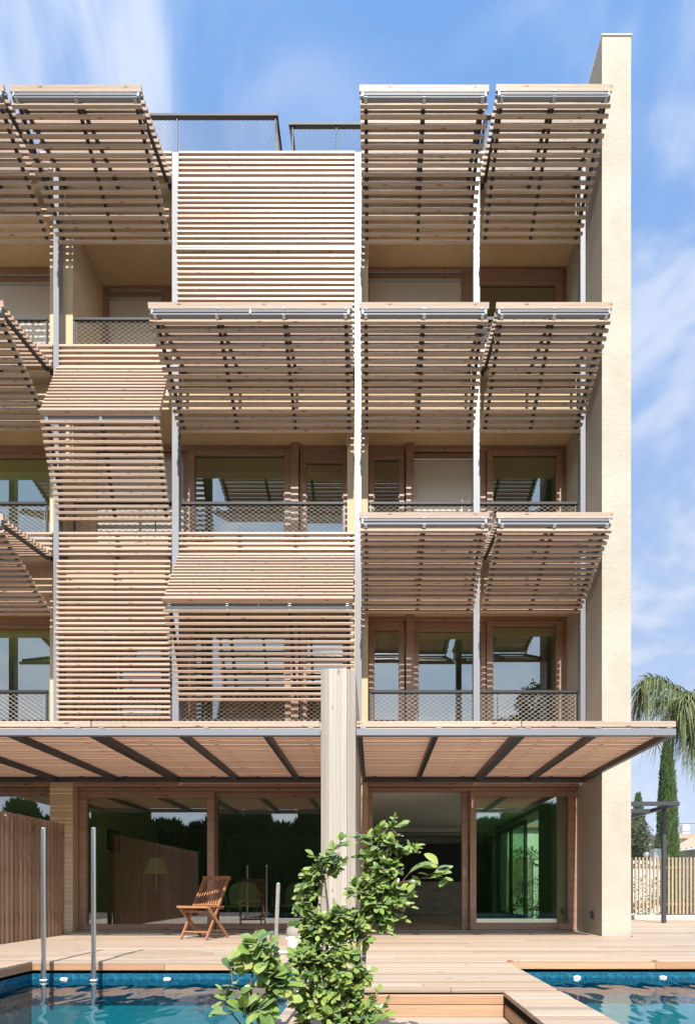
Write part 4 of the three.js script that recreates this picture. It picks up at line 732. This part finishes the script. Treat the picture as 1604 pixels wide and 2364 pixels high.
{
  const t = thing('neighbour_house', 'low white neighbouring house with pinkish tiled roof behind the slat fence', 'house', null, [13.75, GROUND, -17]);
  mesh('wall', slab(0.35, 6.5, 0, 3.05, 0.3, 9, 2), M.white, t);
  const s = new Soup(), ye = 3.2, yr = 5.0, xr = 3.4, x1 = 7, za = -0.2, zb = 9.4, th = 0.1;
  s.quad([0, ye, zb], [xr, yr, zb], [xr, yr, za], [0, ye, za], [[0, 0], [1, 0], [1, 3], [0, 3]]); s.quad([xr, yr, zb], [x1, ye, zb], [x1, ye, za], [xr, yr, za], [[0, 0], [1, 0], [1, 3], [0, 3]]);
  s.quad([0, ye - th, za], [xr, yr - th, za], [xr, yr - th, zb], [0, ye - th, zb]); s.quad([xr, yr - th, za], [x1, ye - th, za], [x1, ye - th, zb], [xr, yr - th, zb]);
  mesh('roof', s.geo(), M.roof, t);
  mesh('eave_fascia', easedBox(-0.03, 0.05, ye - 0.24, ye - 0.01, za, zb), M.white, t); mesh('gutter', new THREE.CylinderGeometry(0.07, 0.07, zb - za, 10).rotateX(Math.PI / 2), M.white, t, [-0.1, ye - 0.06, (za + zb) / 2]);
  mesh('soffit', easedBox(0.06, 0.34, ye - 0.2, ye - 0.15, za, zb), M.white, t);
  for (let i = 0; i < 24; i++) { const o = mesh('roof_tile_row', new THREE.CylinderGeometry(0.07, 0.07, Math.hypot(xr, yr - ye), 8, 1, true), M.roof, t, [xr / 2, (ye + yr) / 2 + 0.01, za + 0.2 + i * 0.4]); o.rotation.z = Math.atan2(yr - ye, xr) - Math.PI / 2; }
  const w = thing('white_garden_wall', 'white garden wall with scalloped tile coping left of the neighbouring house', 'wall', null, [6.8, GROUND, -7.2]);
  mesh('wall_body', slab(-2.2, 1.28, 0, 2.28, -0.1, 0.1, 2), M.white, w);
  for (let i = 0; i < 17; i++) mesh('coping_tile', new THREE.CylinderGeometry(0.1, 0.1, 0.34, 10, 1, true, -Math.PI / 2, Math.PI).rotateX(Math.PI / 2), M.white, w, [-2.1 + i * 0.2, 2.28, 0]);
  mesh('pier', easedBox(1.285, 1.55, 0, 2.62, -0.14, 0.14), M.white, w); mesh('pier_ball', new THREE.SphereGeometry(0.08, 16, 12), M.white, w, [1.12, 2.46, 0]);
  const f = thing('far_house', 'distant pale house with roof terrace at the right photo edge', 'house', null, [PX(1590, -32), GROUND, -32]);
  mesh('wall', slab(-0.6, 6, 0, 5.2, -4, 0, 2), M.white, f); mesh('roof', slab(-0.9, 6, 5.2, 5.55, -4.3, 0.3, 2), M.roof, f); mesh('terrace_wall', slab(-0.2, 0.3, 5.55, 6.3, -1, -0.5, 2), M.white, f); mesh('terrace_rail', tube([[-2, 5.2, 0], [-1.6, 6.2, 0], [0, 6.35, 0], [4, 6.4, 0]], 0.04, 16, 6), M.steel, f);
}
{ // palm whose crown hangs in from the right
  const zp = -5.4, cx = PX(1650, zp), cy = PY(1648, zp), t = thing('palm_tree', 'palm tree with drooping feathery fronds hanging in at the right edge', 'tree', null, [cx, GROUND, zp]), r = rng(707);
  mesh('trunk', taperTube([[0.15, 0, 0], [0.08, 2.5, 0], [0, cy - GROUND - 0.2, 0]], [0.2, 0.16, 0.14], 12), M.bark, t);
  M.palm = phys('palm_leaflet', [1, 1, 1], 0.7, { transmission: 0.2, thickness: 0, vertexColors: true, clearcoat: 0.15 });
  const frond = (pts, n, len, up) => {
    const C = new THREE.CatmullRomCurve3(pts.map((p) => new THREE.Vector3(PX(p[0], zp) - cx, PY(p[1], zp) - GROUND, p[2] || 0))), s = soupColored();
    const rach = colorize(taperTube(C.getPoints(14).map((p) => p.toArray()), Array.from({ length: 15 }, (_, i) => 0.024 - i * 0.0014), 6), [0.16, 0.17, 0.06]);
    for (let i = 0; i < n; i++) {
      const f = 0.1 + 0.9 * (i + r()) / n, p = C.getPoint(Math.min(1, f)), d = C.getTangent(Math.min(1, f)), a = r() * 6.283;
      const side = new THREE.Vector3().crossVectors(d, UPV).normalize(), o = side.multiplyScalar(Math.cos(a)).addScaledVector(UPV, Math.sin(a) * 0.75 + up).addScaledVector(d, 0.7).normalize(), l = len * rr(0.65, 1.15, r) * (f > 0.92 ? 0.75 : 1), droop = rr(0.55, 1.15, r) * (1 - up);
      const q = [], k = 4; for (let j = 0; j <= k; j++) { const u = j / k; q.push(p.clone().addScaledVector(o, l * u * (1 - 0.35 * u * droop)).add(new THREE.Vector3(0, -droop * l * 0.95 * u * u, 0))); }
      const wv = new THREE.Vector3().crossVectors(o, new THREE.Vector3(r() - 0.5, 0.3, r() - 0.5)).normalize(), g = 0.6 + 0.7 * r(), dry = r() < 0.12, c = dry ? [0.30 * g, 0.25 * g, 0.12 * g] : [0.12 * g, 0.165 * g, 0.045 * g];
      s.add(() => { for (let j = 0; j < k; j++) { const wa = 0.014 * (1 - 0.75 * j / k), wb = 0.014 * (1 - 0.75 * (j + 1) / k); s.quad(q[j].clone().addScaledVector(wv, -wa).toArray(), q[j].clone().addScaledVector(wv, wa).toArray(), q[j + 1].clone().addScaledVector(wv, wb).toArray(), q[j + 1].clone().addScaledVector(wv, -wb).toArray()); } }, c);
    }
    mesh('frond', mergeGeometries([s.done(), rach]), M.palm, t);
  };
  frond([[1650, 1640], [1600, 1612], [1552, 1588], [1515, 1572], [1494, 1574], [1485, 1592]], 520, 0.98, 0);
  frond([[1650, 1642, 0.2], [1605, 1625, 0.3], [1572, 1622, 0.4], [1550, 1640, 0.5], [1542, 1665, 0.5]], 380, 0.9, 0);
  frond([[1650, 1645, 0.1], [1615, 1635, 0.2], [1595, 1655, 0.3], [1585, 1700, 0.4]], 330, 0.9, 0);
  frond([[1650, 1650], [1625, 1650, 0.2], [1608, 1690, 0.3], [1604, 1740, 0.4]], 220, 0.85, 0);
  frond([[1650, 1640, -0.2], [1615, 1600, -0.5], [1585, 1590, -0.9], [1560, 1600, -1.2]], 180, 0.7, 0.45);
  frond([[1650, 1640, 0], [1640, 1590, 0.2], [1630, 1560, 0.5], [1615, 1545, 0.9]], 150, 0.7, 0.5);
  for (let i = 0; i < 7; i++) { const a = i / 7 * 3.6 - 1.8, L = 150; frond([[1650, 1640, 0], [1650 + Math.cos(a) * L * 0.5, 1590 - (i % 2) * 25, Math.sin(a) * 0.8], [1650 + Math.cos(a) * L, 1590, Math.sin(a) * 1.6], [1650 + Math.cos(a) * L * 1.25, 1670, Math.sin(a) * 2.1]], 150, 0.85, 0); }
  const s = soupColored(); for (let i = 0; i < 90; i++) { const x0 = PX(1592, zp) - cx, y0 = PY(1632, zp) - GROUND, a = r() * 6.283, q = r() * 0.13, len = rr(0.4, 0.85, r), pts = [[x0, y0, 0.55], [x0 - 0.06 + Math.cos(a) * q, y0 - len * 0.4, 0.6 + Math.sin(a) * q], [x0 - 0.1 + Math.cos(a) * q * 1.3, y0 - len, 0.6 + Math.sin(a) * q * 1.3]]; for (let j = 0; j < 2; j++) { const A = pts[j], B = pts[j + 1]; s.add(() => s.quad([A[0] - 0.007, A[1], A[2]], [A[0] + 0.007, A[1], A[2]], [B[0] + 0.006, B[1], B[2]], [B[0] - 0.006, B[1], B[2]]), [0.42, 0.32, 0.19]); } }
  tag(mesh('seed_cluster', s.done(), M.palm, t), 'pale tan drooping seed cluster');
}
// ------------------------------------------------------------------ what the glass mirrors, behind the camera
{
  const a = cypressTree('hedge_tree', 'dense hedge tree mirrored in the ground floor glass', 'hedge row mirrored in the glass', -18.6, 15.2, GROUND, 4.6, 1.3, 3400, 801, [0.6, 0.75, 0.8], 1.9, 0.3);
  const b = cypressTree('hedge_tree', 'dense hedge tree mirrored in the ground floor glass', 'hedge row mirrored in the glass', -20, 15.6, GROUND, 4.9, 1.25, 3400, 802, [0.65, 0.75, 0.7], 1.9, 0.35);
  for (let i = 0; i < 20; i++) { const o = (i % 2 ? b : a).clone(); o.name = numbered('hedge_tree'); o.position.set(-17.5 + i * 1.34, GROUND, 15.2 + ((i * 7) % 5) * 0.22); o.rotation.y = i * 1.3; o.scale.y = 0.9 + ((i * 5) % 7) * 0.04; scene.add(o); }
  leafyTree('pine_tree', 'tall dark tree mirrored in the first floor glass', null, 10.3, 25, GROUND, 8.5, [[0, 9, 0, 2], [1.2, 11, 0, 1.7], [-1.0, 11.5, 0.5, 1.5], [0.3, 13.5, 0, 1.4], [-1.8, 8.2, 0, 1.3], [2, 8.6, 0, 1.4]], 9000, 0.32, [0.05, 0.075, 0.03], 811);
}
{ // what is seen through the side opening of the ground floor
  const t = thing('boundary_fence', 'pale slat fence glimpsed through the green glass of the right sliding door', 'fence');
  for (let i = 0; i < 34; i++) mesh('slat', barY(2.05, 0.05, 0.03, 0.003, i % 8), M.slat[i % 6], t, [4.2 + i * 0.09, 0.78, -11]);
  for (const y of [0.1, 1.5]) mesh('rail', bar(3.1, 0.07, 0.03, 0.003, 1), M.fence[0], t, [5.7, y, -11.035]);
  const h = thing('garden_house', 'small white house glimpsed through the green glass above the slat fence', 'house', null, [8.4, GROUND, -23]);
  mesh('wall', slab(-2.6, 2.2, 0, 5.0, -3, 0, 2), M.white, h); mesh('roof', slab(-2.9, 2.5, 5.0, 5.25, -3.3, 0.3, 2), M.roof, h); mesh('shutter', easedBox(-0.5, 0.6, 2.4, 4.0, 0.001, 0.05), M.room, h);
  leafyTree('garden_bush', 'leafy green bush glimpsed through the green glass over the slat fence', null, 5.9, -12.6, GROUND, 0.9, [[0, 1.9, 0, 1.0], [-0.9, 1.7, 0, 0.9], [0.9, 1.6, 0, 0.9], [0, 2.6, 0, 0.6]], 4200, 0.12, [0.12, 0.2, 0.04], 821);
}

renderer.render(scene, camera);
